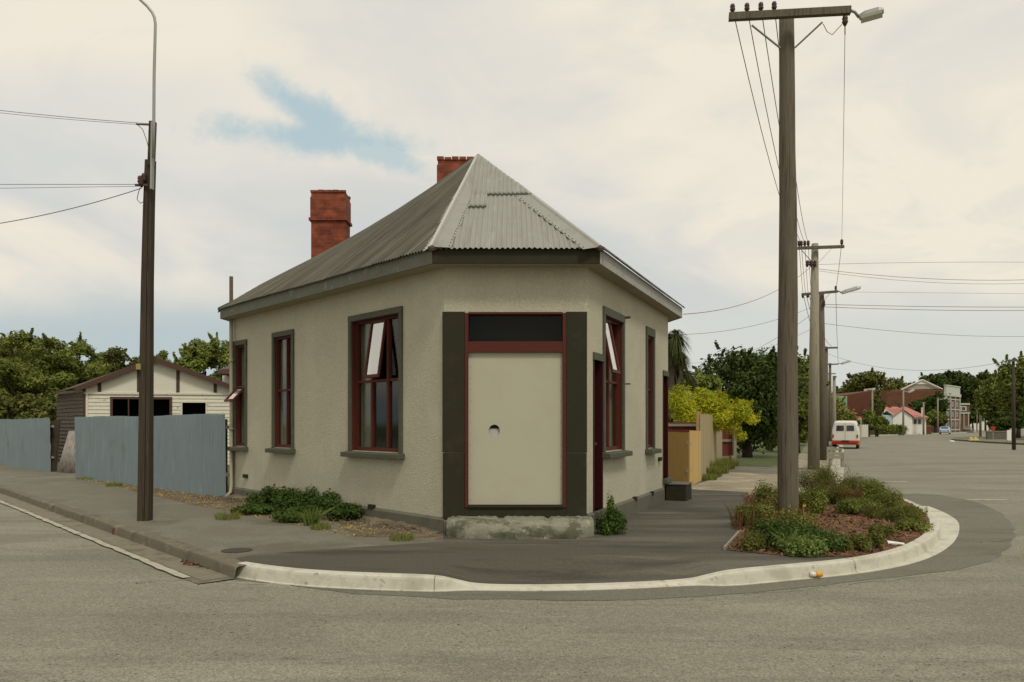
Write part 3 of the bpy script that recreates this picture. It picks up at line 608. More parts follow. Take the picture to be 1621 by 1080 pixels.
cz = lambda py: H(py, 11.5)
oC = [cx(736), cx(896), cz(803), cz(496)]
wall(FL, sL, -.05, WT, [oBig, oMid, oFar]); wall(FC, CW, -.05, WT, [oC]); wall(FR, sR, -.05, WT, [oD1, oRb, oRs, oD2])
m = MB()
m.quad(L1, WB1, WB1+Vector((0, 0, WT)), L1+Vector((0, 0, WT))); m.quad(WB1, WB2, WB2+Vector((0, 0, WT)), WB1+Vector((0, 0, WT))); m.quad(WB2, R1, R1+Vector((0, 0, WT)), WB2+Vector((0, 0, WT)))
m.build('wall', M_stucco, bld)
m = MB(); inn_ = [(L0.x, L0.y+.3), (R0.x, R0.y+.3), (R1.x-.35, R1.y), (WB2.x, WB2.y-.1), (WB1.x, WB1.y-.1), (L1.x+.35, L1.y)]
m.poly(inn_, .2); m.poly(inn_, 3.6); m.build('interior_floor', M_dim, bld)
m = MB(); m.quad((-5.6, 18.3, .2), (2.6, 17.4, .2), (2.6, 17.4, 3.6), (-5.6, 18.3, 3.6)); m.build('interior_wall', M_dim, bld)
# plinth
def plinth(fr, a, b, z):
    m = MB(); P = fr.pt; m.hexa([P(a, .05, -.06), P(b, .05, -.06), P(b, -.02, -.06), P(a, -.02, -.06), P(a, .045, z-.03), P(b, .045, z-.03), P(b, -.02, z+.02), P(a, -.02, z+.02)])
    m.build('plinth', M_plinth, bld)
plinth(FL, -.02, sL, .22); plinth(FR, -.02, oD1[0]-.01, .28); plinth(FR, oD1[1]+.01, oD2[0]-.06, .28); plinth(FC, .0, CW, .2)
# vents
for fr, s_, z_ in ((FL, FL.at(590), .24), (FL, FL.at(390), .50), (FR, FR.at(1003), .27), (FR, FR.at(1030), .26), (FR, FR.at(1043), .9)):
    m = MB(); m.fbox(fr, s_-.09, s_+.07, .0, .055, z_-.045, z_+.03); m.build('vent', M_dark, bld)

# --- windows
def casing(root, fr, a, b, z0, z1, head=.10, near=True, sill=True, side=TW):
    m = MB(); m.fbox(fr, a-side, b+side, -.01, .035, z1, z1+head)
    m.fbox(fr, a-side, a, -.01, .032, z0-.01, z1-.001); m.fbox(fr, b, b+side, -.01, .032, z0-.01, z1-.001)
    m.build('casing', M_trim, root, bevel=.004)
    if sill:
        m = MB(); P = fr.pt; u, v = a-side-.05, b+side+.05
        m.hexa([P(u, .15, z0-.105), P(v, .15, z0-.105), P(v, -.08, z0-.10), P(u, -.08, z0-.10), P(u, .15, z0-.025), P(v, .15, z0-.025), P(v, -.08, z0), P(u, -.08, z0)])
        m.build('sill', M_trim, root, bevel=.008)
def curtain(root, fr, a, b, z0, z1, o, mt):
    m = MB(); n = max(6, int((b-a)/.03)); rows = []
    for z_ in (z0, (z0+z1)/2, z1): rows.append([fr.pt(a+(b-a)*k/n, o+.018*math.sin(k*1.9), z_) for k in range(n+1)])
    m.grid(rows); m.build('curtain', mt, root, smooth=True)
def sash(root, fr, o, muls, rail_z, depth=-.07, curt=None, openl=None):
    """timber frame with mullions at fractions muls, a rail at rail_z; openl = light pushed open"""
    a, b, z0, z1 = o; f = .045
    m = MB()
    m.fbox(fr, a, a+f, depth-.04, depth+.05, z0, z1); m.fbox(fr, b-f, b, depth-.04, depth+.05, z0, z1)
    m.fbox(fr, a+f, b-f, depth-.04, depth+.05, z0, z0+f*1.4); m.fbox(fr, a+f, b-f, depth-.04, depth+.05, z1-f, z1)
    for q, w_ in muls:
        s_ = a+(b-a)*q; m.fbox(fr, s_-w_/2, s_+w_/2, depth-.035, depth+.04, z0+f*1.4, z1-f)
    edges = [a+f]+[x_ for q, w_ in muls for x_ in (a+(b-a)*q-w_/2, a+(b-a)*q+w_/2)]+[b-f]
    for k in range(0, len(edges), 2): m.fbox(fr, edges[k], edges[k+1], depth-.03, depth+.03, rail_z-.022, rail_z+.022)
    m.build('frame', M_red, root, bevel=.004)
    m = MB(); P = fr.pt   # painted reveal linings
    m.fbox(fr, a, a+.012, depth+.05, -.002, z0, z1); m.fbox(fr, b-.012, b, depth+.05, -.002, z0, z1); m.fbox(fr, a+.012, b-.012, depth+.05, -.002, z1-.012, z1)
    m.build('reveal', M_red, root)
    for k in range(0, len(edges), 2):
        for zz0, zz1, top_ in ((z0+f*1.4, rail_z-.022, 0), (rail_z+.022, z1-f, 1)):
            u, v = edges[k], edges[k+1]
            if openl and openl[0] == k//2 and top_:
                continue
            m = MB(); m.quad(P(u, depth, zz0), P(v, depth, zz0), P(v, depth, zz1), P(u, depth, zz1)); m.build('pane', M_glass, root)
    if openl:
        k, zb, ang = openl[0], openl[1], openl[2]; u, v = edges[2*k]-.01, edges[2*k+1]+.01; zt = z1-f if len(openl) < 4 else openl[3]; ht = zt-zb
        hinge = zt; cs, sn = math.cos(ang), math.sin(ang)
        def Q(s_, t_, off): return fr.pt(s_, depth+.045+t_*ht*sn+off*cs, hinge-t_*ht*cs+off*sn)
        m = MB()
        def sb(s0, s1, t0, t1): m.hexa([Q(s0, t1, .02), Q(s1, t1, .02), Q(s1, t1, -.015), Q(s0, t1, -.015), Q(s0, t0, .02), Q(s1, t0, .02), Q(s1, t0, -.015), Q(s0, t0, -.015)])
        fw = .035; sb(u, u+fw, 0, 1); sb(v-fw, v, 0, 1); sb(u+fw, v-fw, 0, fw/ht); sb(u+fw, v-fw, 1-1.5*fw/ht, 1)
        ca = m.build('open_light', M_red, root)
        m = MB(); m.quad(Q(u+fw, 1-1.5*fw/ht, 0), Q(v-fw, 1-1.5*fw/ht, 0), Q(v-fw, fw/ht, 0), Q(u+fw, fw/ht, 0)); m.build('pane', M_glasslite, ca)
        if zb > rail_z+.05:   # fixed pane below the opening light is part of the frame
            m = MB(); m.quad(P(u, depth, rail_z+.022), P(v, depth, rail_z+.022), P(v, depth, zb), P(u, depth, zb)); m.build('pane', M_glass, root)
    if curt:
        for c0, c1, mt in curt: curtain(root, fr, a+(b-a)*c0, a+(b-a)*c1, z0+.03, z1-.03, depth-.10, mt)
M_curt2 = mat('faded_grey_curtain', (0.20, 0.20, 0.15), 0.95, 0.3, 6)
def win(name, fr, o):
    e = bpy.data.objects.new(name, None); COL.objects.link(e); e.parent = bld; p = fr.pt((o[0]+o[1])/2, 0, o[2]); e.location = p-bld.location; return e
# in the wall frame fractions run away from the corner
w_ = win('window', FL, oBig); casing(w_, FL, *oBig[:4]); sash(w_, FL, oBig, [(.33, .06), (.66, .06)], 2.33, depth=-.12, openl=(1, 2.36, .15), curt=[(.0, .25, M_curt2), (.8, 1, M_curt2)])
w_['label'] = 'wide three-light window left of the door, centre top light propped open'
w_ = win('window', FL, oMid); casing(w_, FL, *oMid[:4]); sash(w_, FL, oMid, [(.40, .03)], 2.28, curt=[(.02, .46, M_curtain), (.6, .98, M_curt2)])
w_['label'] = 'narrow sash window with pale lace curtain in the middle of the left wall'
w_ = win('window', FL, oFar); casing(w_, FL, *oFar[:4]); sash(w_, FL, oFar, [], 2.42, openl=(0, 1.98, .75, 2.42), curt=[(.0, .98, M_curt2)])
w_['label'] = 'narrow window near the downpipe with small centre light tilted out'
w_ = win('window', FR, oRb); casing(w_, FR, *oRb[:4], head=.13); sash(w_, FR, oRb, [(.46, .06)], 2.30, depth=-.10, openl=(0, 2.40, .20), curt=[(.0, .4, M_curtain)])
w_['label'] = 'tall window on the right wall with top light tilted out'
w_ = win('window', FR, oRs); casing(w_, FR, *oRs[:4], head=.16); sash(w_, FR, oRs, [], 2.28, curt=[(.0, .98, M_curtain)])
w_['label'] = 'narrow sash window at the far end of the right wall'
# side doors
for o_, lab in ((oD1, 'narrow dark red door beside the corner'), (oD2, 'dark red door at the far end of the right wall')):
    d_ = win('door', FR, o_); d_['label'] = lab
    m = MB(); m.fbox(FR, o_[0], o_[1], -.16, -.12, o_[2], o_[3]); m.fbox(FR, o_[0]+.06, o_[1]-.06, -.12, -.11, o_[2]+.25, o_[2]+1.0); m.fbox(FR, o_[0]+.06, o_[1]-.06, -.12, -.11, o_[2]+1.15, o_[3]-.15); m.build('door_leaf', M_darkred, d_)
    m = MB(); m.fbox(FR, o_[0]-.03, o_[0]+.02, -.12, .012, o_[2], o_[3]); m.fbox(FR, o_[1]-.02, o_[1]+.03, -.12, .012, o_[2], o_[3]); m.build('door_frame', M_darkred, d_)
    m = MB(); m.fbox(FR, o_[0]-.04, o_[1]+.05, -.1, .03, o_[3], o_[3]+.11); m.build('lintel', M_trim, d_)
    m = MB(); m.fbox(FR, o_[0]-.06, o_[1]+.08, -.16, .10, o_[2]-.09, o_[2]); m.build('threshold', M_trim, d_)
    m = MB(); m.fbox(FR, o_[1]-.10, o_[1]-.07, -.12, -.06, o_[2]+1.0, o_[2]+1.04); m.build('handle', M_rust, d_)
m = MB(); m.fbox(FR, -.005+oD1[0], oD1[1]+.01, .0, .052, -.05, oD1[2]-.09); m.build('door_step_riser', M_dark, bld)
# overflow stub pipes
for px, py in ((991, 503), (991, 608)):
    s_ = FR.at(px-4); z_ = FR.z(px-4, py); m = MB(); m.tube([FR.pt(s_, -.02, z_), FR.pt(s_, .12, z_)], .022 if py < 550 else .012, 8); m.build('stub_pipe', M_rust, bld)
# --- boarded door on the cut corner
dr = win('boarded_door', FC, oC); dr['label'] = 'boarded-up double doorway with dark green surround and a round hole in its cream board'
dz0, dz1 = cz(823), cz(494)
def cbox(m, pa, pb, ya, yb, o0, o1): m.fbox(FC, cx(pa), cx(pb), o0, o1, cz(yb), cz(ya))
m = MB()
cbox(m, 700.5, 736, 494, 716, -.01, .030); cbox(m, 701, 736, 717.2, 822.5, -.01, .024)
cbox(m, 896, 929, 494, 716.5, -.01, .030); cbox(m, 896, 928.5, 717.7, 822.5, -.01, .024); cbox(m, 736.3, 895.7, 803.5, 822.5, -.01, .026)
m.build('surround', M_dark, dr, bevel=.003)
m = MB(); cbox(m, 736.2, 741.5, 496, 803, -.12, .042); cbox(m, 890.5, 895.8, 496, 803, -.12, .042); cbox(m, 741.5, 890.5, 541, 558, -.12, .036); cbox(m, 741.5, 890.5, 494.5, 498, -.12, .036)
m.build('frame', M_red, dr, bevel=.003)
m = MB(); cbox(m, 741.5, 890.5, 799, 803, -.1, .055); m.build('sill', M_dark, dr)
# board with a real round hole
hx, hz, hr = cx(782.5), cz(682), .082
m = MB(); u0, u1, v0, v1 = cx(741.5), cx(890.5), cz(799), cz(558); n = 32; of = -.02
ring = [(hx+hr*math.cos(2*math.pi*k/n), hz+hr*1.1*math.sin(2*math.pi*k/n)) for k in range(n)]
sq = []
for k in range(n):
    t_ = 2*math.pi*k/n; c_, s_ = math.cos(t_), math.sin(t_); kk = .25/max(abs(c_), abs(s_)); sq.append((hx+c_*kk, hz+s_*kk))
for k in range(n):
    a, b = ring[k], ring[(k+1) % n]; c_, d_ = sq[(k+1) % n], sq[k]
    m.quad(FC.pt(a[0], of, a[1]), FC.pt(b[0], of, b[1]), FC.pt(c_[0], of, c_[1]), FC.pt(d_[0], of, d_[1]))
    m.quad(FC.pt(a[0], of, a[1]), FC.pt(b[0], of, b[1]), FC.pt(b[0], of-.03, b[1]), FC.pt(a[0], of-.03, a[1]))
for a, b, c_, d_ in ((u0, hx-.25, v0, v1), (hx+.25, u1, v0, v1), (hx-.25, hx+.25, v0, hz-.25), (hx-.25, hx+.25, hz+.25, v1)):
    m.quad(FC.pt(a, of, c_), FC.pt(b, of, c_), FC.pt(b, of, d_), FC.pt(a, of, d_))
nb0 = len(m.f)
for i in range(14):
    for xx in (u0+.03, u1-.03): zz = v0+.06+(v1-v0-.12)*i/13; m.fbox(FC, xx-.005, xx+.005, of, of+.002, zz-.005, zz+.005)
ob = m.build('board', M_board, dr); ob.data.materials.append(mat('nail_rust', (0.16, 0.10, 0.06), .8))
for p in ob.data.polygons[nb0:]: p.material_index = 1
m = MB(); m.fbox(FC, hx-.2, hx+.2, -.09, -.06, hz-.3, hz+.03); m.build('backing_sheet', M_hole, dr)
m = MB(); m.fbox(FC, u0, u1, -.2, -.13, v0, v1); m.build('inner_door', M_dim, dr)
m = MB(); P = FC.pt; m.quad(P(u0, -.06, cz(541)), P(u1, -.06, cz(541)), P(u1, -.06, cz(498)), P(u0, -.06, cz(498))); m.build('fanlight', glass_mat('fanlight_glass', refl=0.012), dr); m = MB(); m.fbox(FC, u0, u1, -.4, -.3, cz(558), cz(490)); m.build('dark_backing', M_black, dr)  # black backing added behind the fanlight so the glass looks dark
# mossy stone step
def step():
    m = MB(); nx, nz_ = 60, 10; rs = np.random.RandomState(3)
    xa, xb = X(706, 11.05), X(942, 11.0); ya, yb = 10.86, 11.47
    zt = .235
    rows = []
    prof = [(ya+.02, -.02), (ya, .05), (ya+.012, .13), (ya+.03, .17), (ya+.07, zt-.02), (ya+.14, zt), (ya+.3, zt+.012), (yb, zt+.015)]
    cut = .17
    for y_, z_ in prof:
        r = []
        for i in range(nx+1):
            t_ = i/nx; x_ = xa+(xb-xa)*t_; e = min(t_, 1-t_)*(xb-xa); yy = y_
            if e < .28: yy += (.28-e)*1.0*(1 if y_ < yb-.02 else 0)*(1-(y_-ya)/(yb-ya))
            r.append((x_, yy+rs.uniform(-.010, .010)+.015*math.sin(i*.9)*math.sin(i*.37+z_*9), z_+rs.uniform(-.008, .008)-(.03 if (z_ > .19 and i in (21, 22, 23, 41, 42)) else 0)-(.02*(1-e/.06) if e < .06 else 0)))
        rows.append(r)
    m.grid(rows)
    for s_ in (0, -1):
        col_ = [r[s_] for r in rows]; m.add(col_+[(col_[-1][0], col_[-1][1], -.02)], [tuple(range(len(col_)+1))])
    return m.build('stone_step', M_stone, bld, smooth=True)
step()
m = MB(); m.fbox(FR, FR.at(1052)-.02, sR+.25, .02, .46, -.02, .33); o = m.build('side_step', M_dark, bld, bevel=.02); m = MB(); m.fbox(FR, FR.at(1052)-.035, sR+.262, .02, .475, .33, .36); m.build('step_slab', M_plinth, bld, bevel=.008)
# soffit, fascia, roof
eC = 11.15
eL0 = Vector((X(684, eC), eC, 0)); eR0 = Vector((X(950, eC), eC, 0))
eL1 = Vector((X(348.5, 17.0), 17.0, 0)); eR1 = Vector((X(1080, 16.85), 16.85, 0)); eB1 = WB1+Vector((-.3, .3, 0)); eB2 = WB2+Vector((.3, .3, 0))
def V3(v, z): return (v.x, v.y, z)
ring_e = [eL0, eR0, eR1, eB2, eB1, eL1]; ring_w = [L0, R0, R1, WB2, WB1, L1]
m = MB()
for i in range(6):
    j = (i+1) % 6; m.quad(V3(ring_e[i], ZF0+.012), V3(ring_e[j], ZF0+.012), V3(ring_w[j]*.98+ring_w[j]*.02, ZF0+.012), V3(ring_w[i], ZF0+.012))
m.build('soffit', M_soffit, bld)
m = MB()
def fas(a, b, mt, ext=0.0):
    d = (b-a).normalized(); n = Vector((d.y, -d.x, 0)); 
    if n.dot(Vector((0, 14, 0))-a) > 0: n = -n
    m = MB(); fr = Frame(a, d, n); m.fbox(fr, -ext, (b-a).length+ext, -.028, 0, ZF0, ZF1+.034); m.build('fascia', mt, bld)
fas(eL0, eR0, M_dark); fas(eL0, eL1, M_fascia); fas(eR0, eR1, M_fascia2); fas(eR1, eB2, M_fascia); fas(eB1, eB2, M_fascia); fas(eL1, eB1, M_fascia)
Za = 15.8; AP = Vector((X(757, Za), Za, H(249, Za))); RISE = AP.z-ZF1
tt = 6.34; RE = Vector((AP.x-.5103*tt, AP.y+tt, AP.z)); Zr = RE.y; RE.x = X(590, Zr)
PITCH = .0762; AMP = .0115
def corrug(name, A, B, upper, lower, kfun, mt, laps=None, rows_n=10):
    """corrugated slope: eave A->B, upper(u), lower(u) plan distances, kfun(u) rise per metre"""
    d = (B-A); Ln = d.length; d = d/Ln; n = Vector((-d.y, d.x, 0)); 
    if n.dot(Vector((AP.x, AP.y, 0))-A) < 0: n = -n
    n = Vector((n.x, n.y, 0)).normalized(); m = MB(); u0, u1 = lower[0], lower[1]
    nc = int((u1-u0)/PITCH*8); rows = [[] for _ in range(rows_n+1)]; UVL = []
    for i in range(nc+1):
        u = u0+(u1-u0)*i/nc; a, b = upper(u)
        k = kfun(u)
        for r in range(rows_n+1):
            v = a+(b-a)*r/rows_n; sz = 0
            if laps:
                v, lap = laps[r]
                if lap is not None:
                    l0, l1, vb = lap
                    if l0 < u/(u1-u0) <= l1: sz = .028; v = v-.035 if v <= vb+.003 else v
                v = min(v, b)
            nl = 1/math.sqrt(1+k*k); w = AMP*math.sin(2*math.pi*u/PITCH)+.012+.007*((u/.762) % 1)
            w += sz+.006*math.sin(u*1.3+v*2.1)
            vv = v-.05
            p = A+d*u+n*vv; z_ = ZF1+.008+k*v
            UVL.append((u, v)); p = Vector((p.x, p.y, z_))+Vector((-n.x*k*nl, -n.y*k*nl, nl))*w
            rows[r].append(p)
    m.grid(rows); o = m.build(name, mt, bld, smooth=True)
    uvs = np.array(UVL, dtype=np.float32).reshape(nc+1, rows_n+1, 2).transpose(1, 0, 2).reshape(-1, 2); me = o.data
    li = np.zeros(len(me.loops), dtype=np.int32); me.loops.foreach_get('vertex_index', li); l_ = me.uv_layers.new(name='UVMap'); l_.data.foreach_set('uv', uvs[li].ravel()); return o
def uv(P, A, B):
    d = (B-A).normalized(); n = Vector((-d.y, d.x, 0))
    if n.dot(Vector((AP.x, AP.y, 0))-A) < 0: n = -n
    q = Vector((P.x, P.y, 0))-A; return q.dot(d), q.dot(n)
# cut-corner slope
uA, vA = uv(AP, eL0, eR0); wC = (eR0-eL0).length
def upC(u): t_ = u/uA if u < uA else (wC-u)/(wC-uA); return 0.0, max(0.0005, vA*max(t_, 0))
LP = []; va_, vb_ = vA*.36, vA*.49
for k in range(12): LP.append((va_*k/11, None))
LP.append((va_+.002, (.18, .30, va_)))
for k in range(1, 6): LP.append((va_+(vb_-va_)*k/5, (.18, .30, va_)))
LP.append((vb_+.002, (.30, .64, vb_)))
for k in range(1, 25): LP.append((vb_+.004+(vA-vb_)*k/24, (.18, .64, 0)))
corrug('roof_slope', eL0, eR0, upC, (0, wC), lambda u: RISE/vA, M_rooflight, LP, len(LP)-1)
# left slope
uAl, vAl = uv(AP, eL0, eL1); uEl, vEl = uv(RE, eL0, eL1); lL = (eL1-eL0).length
def ridge_v(u): return vAl+(u-uAl)*(vEl-vAl)/(uEl-uAl)
def upL(u):
    b = vAl*u/uAl if u < uAl else ridge_v(u); a = 0 if u < lL else vEl*(u-lL)/(uEl-lL)
    return a, max(b, a+.0005)
corrug('roof_slope', eL0, eL1, upL, (0, uEl), lambda u: RISE/vAl if u < uAl else RISE/ridge_v(u), M_roofdark, None, 14)
# right slope
uAr, vAr = uv(AP, eR0, eR1); lR = (eR1-eR0).length
def upR(u): t_ = u/uAr if u < uAr else (lR-u)/(lR-uAr); return 0.0, max(.0005, vAr*max(t_, 0))
corrug('roof_slope', eR0, eR1, upR, (0, lR), lambda u: RISE/vAr, M_roofdark, None, 12)
m = MB(); zb_ = ZF1+.01
m.add([V3(eR1, zb_), V3(eB2, zb_), RE, AP], [(0, 1, 2), (0, 2, 3)]); m.add([V3(eB1, zb_), V3(eB2, zb_), RE], [(0, 1, 2)]); m.add([V3(eL1, zb_), V3(eB1, zb_), RE], [(0, 1, 2)])
m.build('roof_slope', M_roofback, bld)
M_nail = mat('nail_head', (0.10, 0.08, 0.06), 0.7)
# hip and ridge flashings
def flash(a, b, na, nb, wa, wb, mt=M_caplit, nm='hip_flashing', b_side=True):
    a = Vector(a); b = Vector(b); m = MB(); d = (b-a).normalized()
    up = Vector((0, 0, 1)); 
    def wing(nrm, w): 
        t_ = d.cross(nrm).normalized()
        return t_ if t_.z < 0 else -t_
    ta = wing(na, wa); tb = wing(nb, wb); n = 40; rows = []
    wa0, wb0 = wa, wb
    for i in range(n+1):
        c = a.lerp(b, i/n); e = .022
        if nm == 'hip_flashing' and mt is M_caplit: q_ = min(1, (1-i/n)*7+.12); wa, wb = max(wa0*q_, .055), max(wb0*q_, .055)
        rows.append([c+ta*wa*(1+.05*math.sin(i*2.2))+na*.036, c+ta*.05+na*.040, c+ta*.026+na*.06, c+up*.066, c+tb*.026+nb*.06, c+tb*.05+nb*.040, c+tb*wb*(1+.04*math.sin(i*1.7))+nb*.036])
    m.grid(rows); nf0 = len(m.f)
    for i in range(int((b-a).length/.13)):
        c = a.lerp(b, (i+.5)*.13/(b-a).length)
        if (i+1)*.13 > (b-a).length-.6: break
        wa, wb = wa0, wb0
        for t__, w__, n__ in ((ta, wa, na), (tb, wb, nb)): q = c+t__*(w__-.025)+n__*.036; m.tube([q, q+n__*.012], .009, 5)
    f_ = m.build(nm, mt, bld, smooth=False); f_.data.materials.append(M_nail); f_.data.materials.append(M_roofgrey)
    if mt is M_caplit:
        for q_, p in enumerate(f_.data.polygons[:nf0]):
            if (q_ % 6) in ((3, 4, 5) if b_side else (0, 1, 2)): p.material_index = 2  # front wing takes the sheet grey, outer wing keeps the lit colour
    for p in f_.data.polygons[nf0:]: p.material_index = 1
    return f_
def pn(a, b, c): n = (Vector(b)-Vector(a)).cross(Vector(c)-Vector(a)).normalized(); return n if n.z > 0 else -n
cL0 = Vector((eL0.x, eL0.y-.04, ZF1+.01)); cR0 = Vector((eR0.x, eR0.y-.04, ZF1+.01))
nC = pn(cL0, cR0, AP); nLs = pn(cL0, V3(eL1, ZF1), AP); nRs = pn(cR0, V3(eR1, ZF1), AP)
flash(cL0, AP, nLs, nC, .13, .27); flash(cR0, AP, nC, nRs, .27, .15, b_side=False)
flash(AP.lerp(RE, .03), RE, pn(AP, RE, V3(eL1, ZF1)), pn(AP, RE, V3(eR1, ZF1)), .16, .16, M_roofback, 'ridge_cap')
flash(RE, V3(eL1, ZF1+.02), pn(AP, RE, V3(eL1, ZF1)), pn(RE, V3(eL1, ZF1), V3(eB1, ZF1)), .10, .12, M_roofback, 'hip_flashing')
m = MB(); m.lathe((cL0.x, cL0.y, cL0.z), [(.04, -.02), (.055, .02), (.03, .05)], 10); m.build('hip_end_cap', M_rust, bld); m = MB(); m.lathe((cR0.x, cR0.y, cR0.z), [(.04, -.02), (.055, .02), (.03, .05)], 10); m.build('hip_end_cap', M_rust, bld)
# chimneys
def chimney(pxa, pxb, Z, pytop, lab, zb, seed, dep=.75):
    c = Vector((X((pxa+pxb)/2, Z), Z+dep/2, zb)); w = X(pxb, Z)-X(pxa, Z); zt = H(pytop, Z)
    e = bpy.data.objects.new('chimney', None); COL.objects.link(e); e.parent = bld; e.location = c-bld.location; e['label'] = lab
    rr = random.Random(seed); pr = w*.5
    lv = [(zb, .0), (zt-.78, .0), (zt-.78, .055), (zt-.70, .055), (zt-.70, .02), (zt-.12, .02), (zt-.12, .0), (zt-.0, .0)]
    m = MB()
    for (z0, o0), (z1, o1) in zip(lv[::2], lv[1::2]):
        h = w/2-.055+o0; hd = dep/2-.055+o0; m.box(c.x-h, c.x+h, c.y-hd, c.y+hd, z0, z1)
    m.build('stack', M_brickch, e)
    m = MB(); h = w/2-.03; nb = 5; m.box(c.x-h+.02, c.x+h-.02, c.y-dep/2+.05, c.y+dep/2-.05, zt-.01, zt+.012)
    for i in range(nb):
        for yy in (c.y-dep/2+.03, c.y+dep/2-.13):
            a = c.x-h+2*h*i/nb+.008; b = c.x-h+2*h*(i+1)/nb-.012; m.box(a, b, yy, yy+.10, zt+.001, zt+.07+rr.uniform(-.01, .01))
    m.build('capping_bricks', M_brickch, e); 
chimney(488.5, 549, 21.6, 304, 'left brick chimney, tall, rising behind the long roof slope', 3.6, 1); chimney(689, 752, 18.6, 252, 'brick chimney just behind the roof peak', 3.9, 2)
# downpipe and spouting outlet
m = MB(); s_ = FL.at(366, .08); P = FL.pt; m.tube([P(s_, .08, 3.93), P(s_, .08, 3.4), P(s_, .08, .28), P(s_-.02, .10, .12), P(s_-.02, .2, .02)], .038, 8)
for z_ in (1.5, 3.0): m.tube([P(s_, .08, z_-.03), P(s_, .08, z_+.03)], .055, 8)
m.build('downpipe', M_pipe, bld, smooth=True)
vp = MB(); x_, y_ = X(366, 18.0), 18.0; vp.tube([(x_, y_, 2.4), (x_, y_, H(438, 18.0))], .045, 8); vp.build('vent_pipe', M_rust, bld, smooth=True)

# ------------------------------------------------------------------ corrugated fences on the left
def sheetfence(name, p0, p1, z0, z1, mt, label, wave=.03, parts=True, post=True):
    p0 = Vector((p0[0], p0[1], 0)); p1 = Vector((p1[0], p1[1], 0)); d = (p1-p0); Ln = d.length; d /= Ln; n = Vector((d.y, -d.x, 0)); n = n if n.dot(p0) < 0 else -n
    t = thing(name, (p0.x, p0.y, 0), label, 'fence')
    fr = Frame(p0, d, n); m = MB(); nc = int(Ln/PITCH*6); rows = [[], [], []]
    for i in range(nc+1):
        u = Ln*i/nc; zt = z1+.012*math.sin(u*1.1)+(.006 if int(u/.8) % 2 else 0)
        for r, z_ in enumerate((z0, (z0+zt)/2, zt)):
            rows[r].append(fr.pt(u, .017*math.sin(2*math.pi*u/PITCH)+wave*math.sin(u*.7+r*.4)+.01*math.sin(u*2.3)*(r-1), z_))
    m.grid(rows); m.build('sheeting', mt, t, smooth=True)
    for z_ in (.45, 1.5) if Ln > 2 else (): m = MB(); m.fbox(fr, .12, Ln-.05, -.14, -.06, z_, z_+.07); m.build('rail', M_rail, t)
    k = 0
    while k*2.4+.5 < Ln: mm = MB(); mm.fbox(fr, k*2.4+.4, k*2.4+.5, -.24, -.14, -.05, 1.72); mm.build('post', M_wooddark, t); k += 1
    return t
pf0 = (L1.x-.07, L1.y-.20); pf1 = G(120.5, 756)
sheetfence('corrugated_fence', pf0, pf1, .0, 1.82, M_fence, 'long blue-grey corrugated iron fence joining the left end of the shop')
pf2 = G(80, 747.5); pf3 = G(14, 737.5)
pe = (pf2[0]+(pf3[0]-pf2[0])*2.6, pf2[1]+(pf3[1]-pf2[1])*2.6)
sheetfence('corrugated_fence', pf2, pe, .0, 1.80, M_fence, 'blue-grey iron fence at the far left, beyond the gap with leaning sheets')
# leaning rusty sheets
for i, (px, py, dx, tilt, w_) in enumerate(((92, 748, 0, .20, .34), (104, 749, 0, .16, .40))):
    x, y = G(px, py); m = MB(); nc = int(w_/PITCH*6); rows = []
    for r in range(2):
        rows.append([(x-.06+u*w_/nc*1.0+r*(.16-.04*i)+(.0), y-.1*u/nc+r*.45+.009*math.sin(2*math.pi*(u*w_/nc)/PITCH), r*1.38+.0) for u in range(nc+1)])
    m.grid(rows); o = m.build('iron_sheet', M_fenceold, smooth=True); sm = o.modifiers.new('solid', 'SOLIDIFY'); sm.thickness = .004
    tag(o, 'rusty loose iron sheet leaning in the fence gap, %s of the two' % ('left' if i == 0 else 'right'), 'iron sheet', 'loose sheets leaning in the fence gap')
x, y = G(117, 748); m = MB(); m.lathe((x+.12, y+.1, .0), [(.02, 0), (.17, .05), (.24, .2), (.22, .36), (.10, .46), (.02, .48)], 16); tag(m.build('plastic_tub', mat('white_plastic', (0.7, 0.68, 0.62), .5), smooth=True), 'round white tub lying behind the end of the long iron fence', 'tub')
m = MB(); x, y = G(84, 747); m.bar((x, y+.05, -.02), (x+.05, y+.2, 1.75), .13, .1); tag(m.build('gate_post', M_wooddark), 'dark leaning timber post at the open fence gap', 'post')

# ------------------------------------------------------------------ shed
A_ = Vector((X(133, 30), 30, 0)); g_ = Vector((.985, .17, 0)).normalized(); sd_ = Vector((-.69, .72, 0)).normalized()
FG = Frame(A_, g_, (g_.y, -g_.x)); wS = 0
lo_, hi_ = 0.0, 20.0
for _ in range(40):
    mid_ = (lo_+hi_)/2; p_ = FG.pt(mid_, 0, 0)
    if p_.x/p_.y < (371-CX)/F: lo_ = mid_
    else: hi_ = mid_
wS = lo_; uP = FG.at(248)
shed = thing('shed', tuple(FG.pt(wS/2, 0, 0)), 'white weatherboard gabled shed with brown bargeboards behind the iron fence', 'shed')
ezL = 3.0; pk = FG.z(248, 571); ezR = FG.z(364, 616); zB = FG.z(200, 622)
gz = lambda u: ezL+(pk-ezL)*u/uP if u < uP else pk+(ezR-pk)*(u-uP)/(wS-uP)
oW1 = [FG.at(179), FG.at(269), FG.z(200, 665), FG.z(200, 632)]; oW2 = [FG.at(289), FG.at(326), FG.z(300, 660), FG.z(300, 637.5)]
m = MB(); bz = -.05
nb = int((zB-0)/.145)
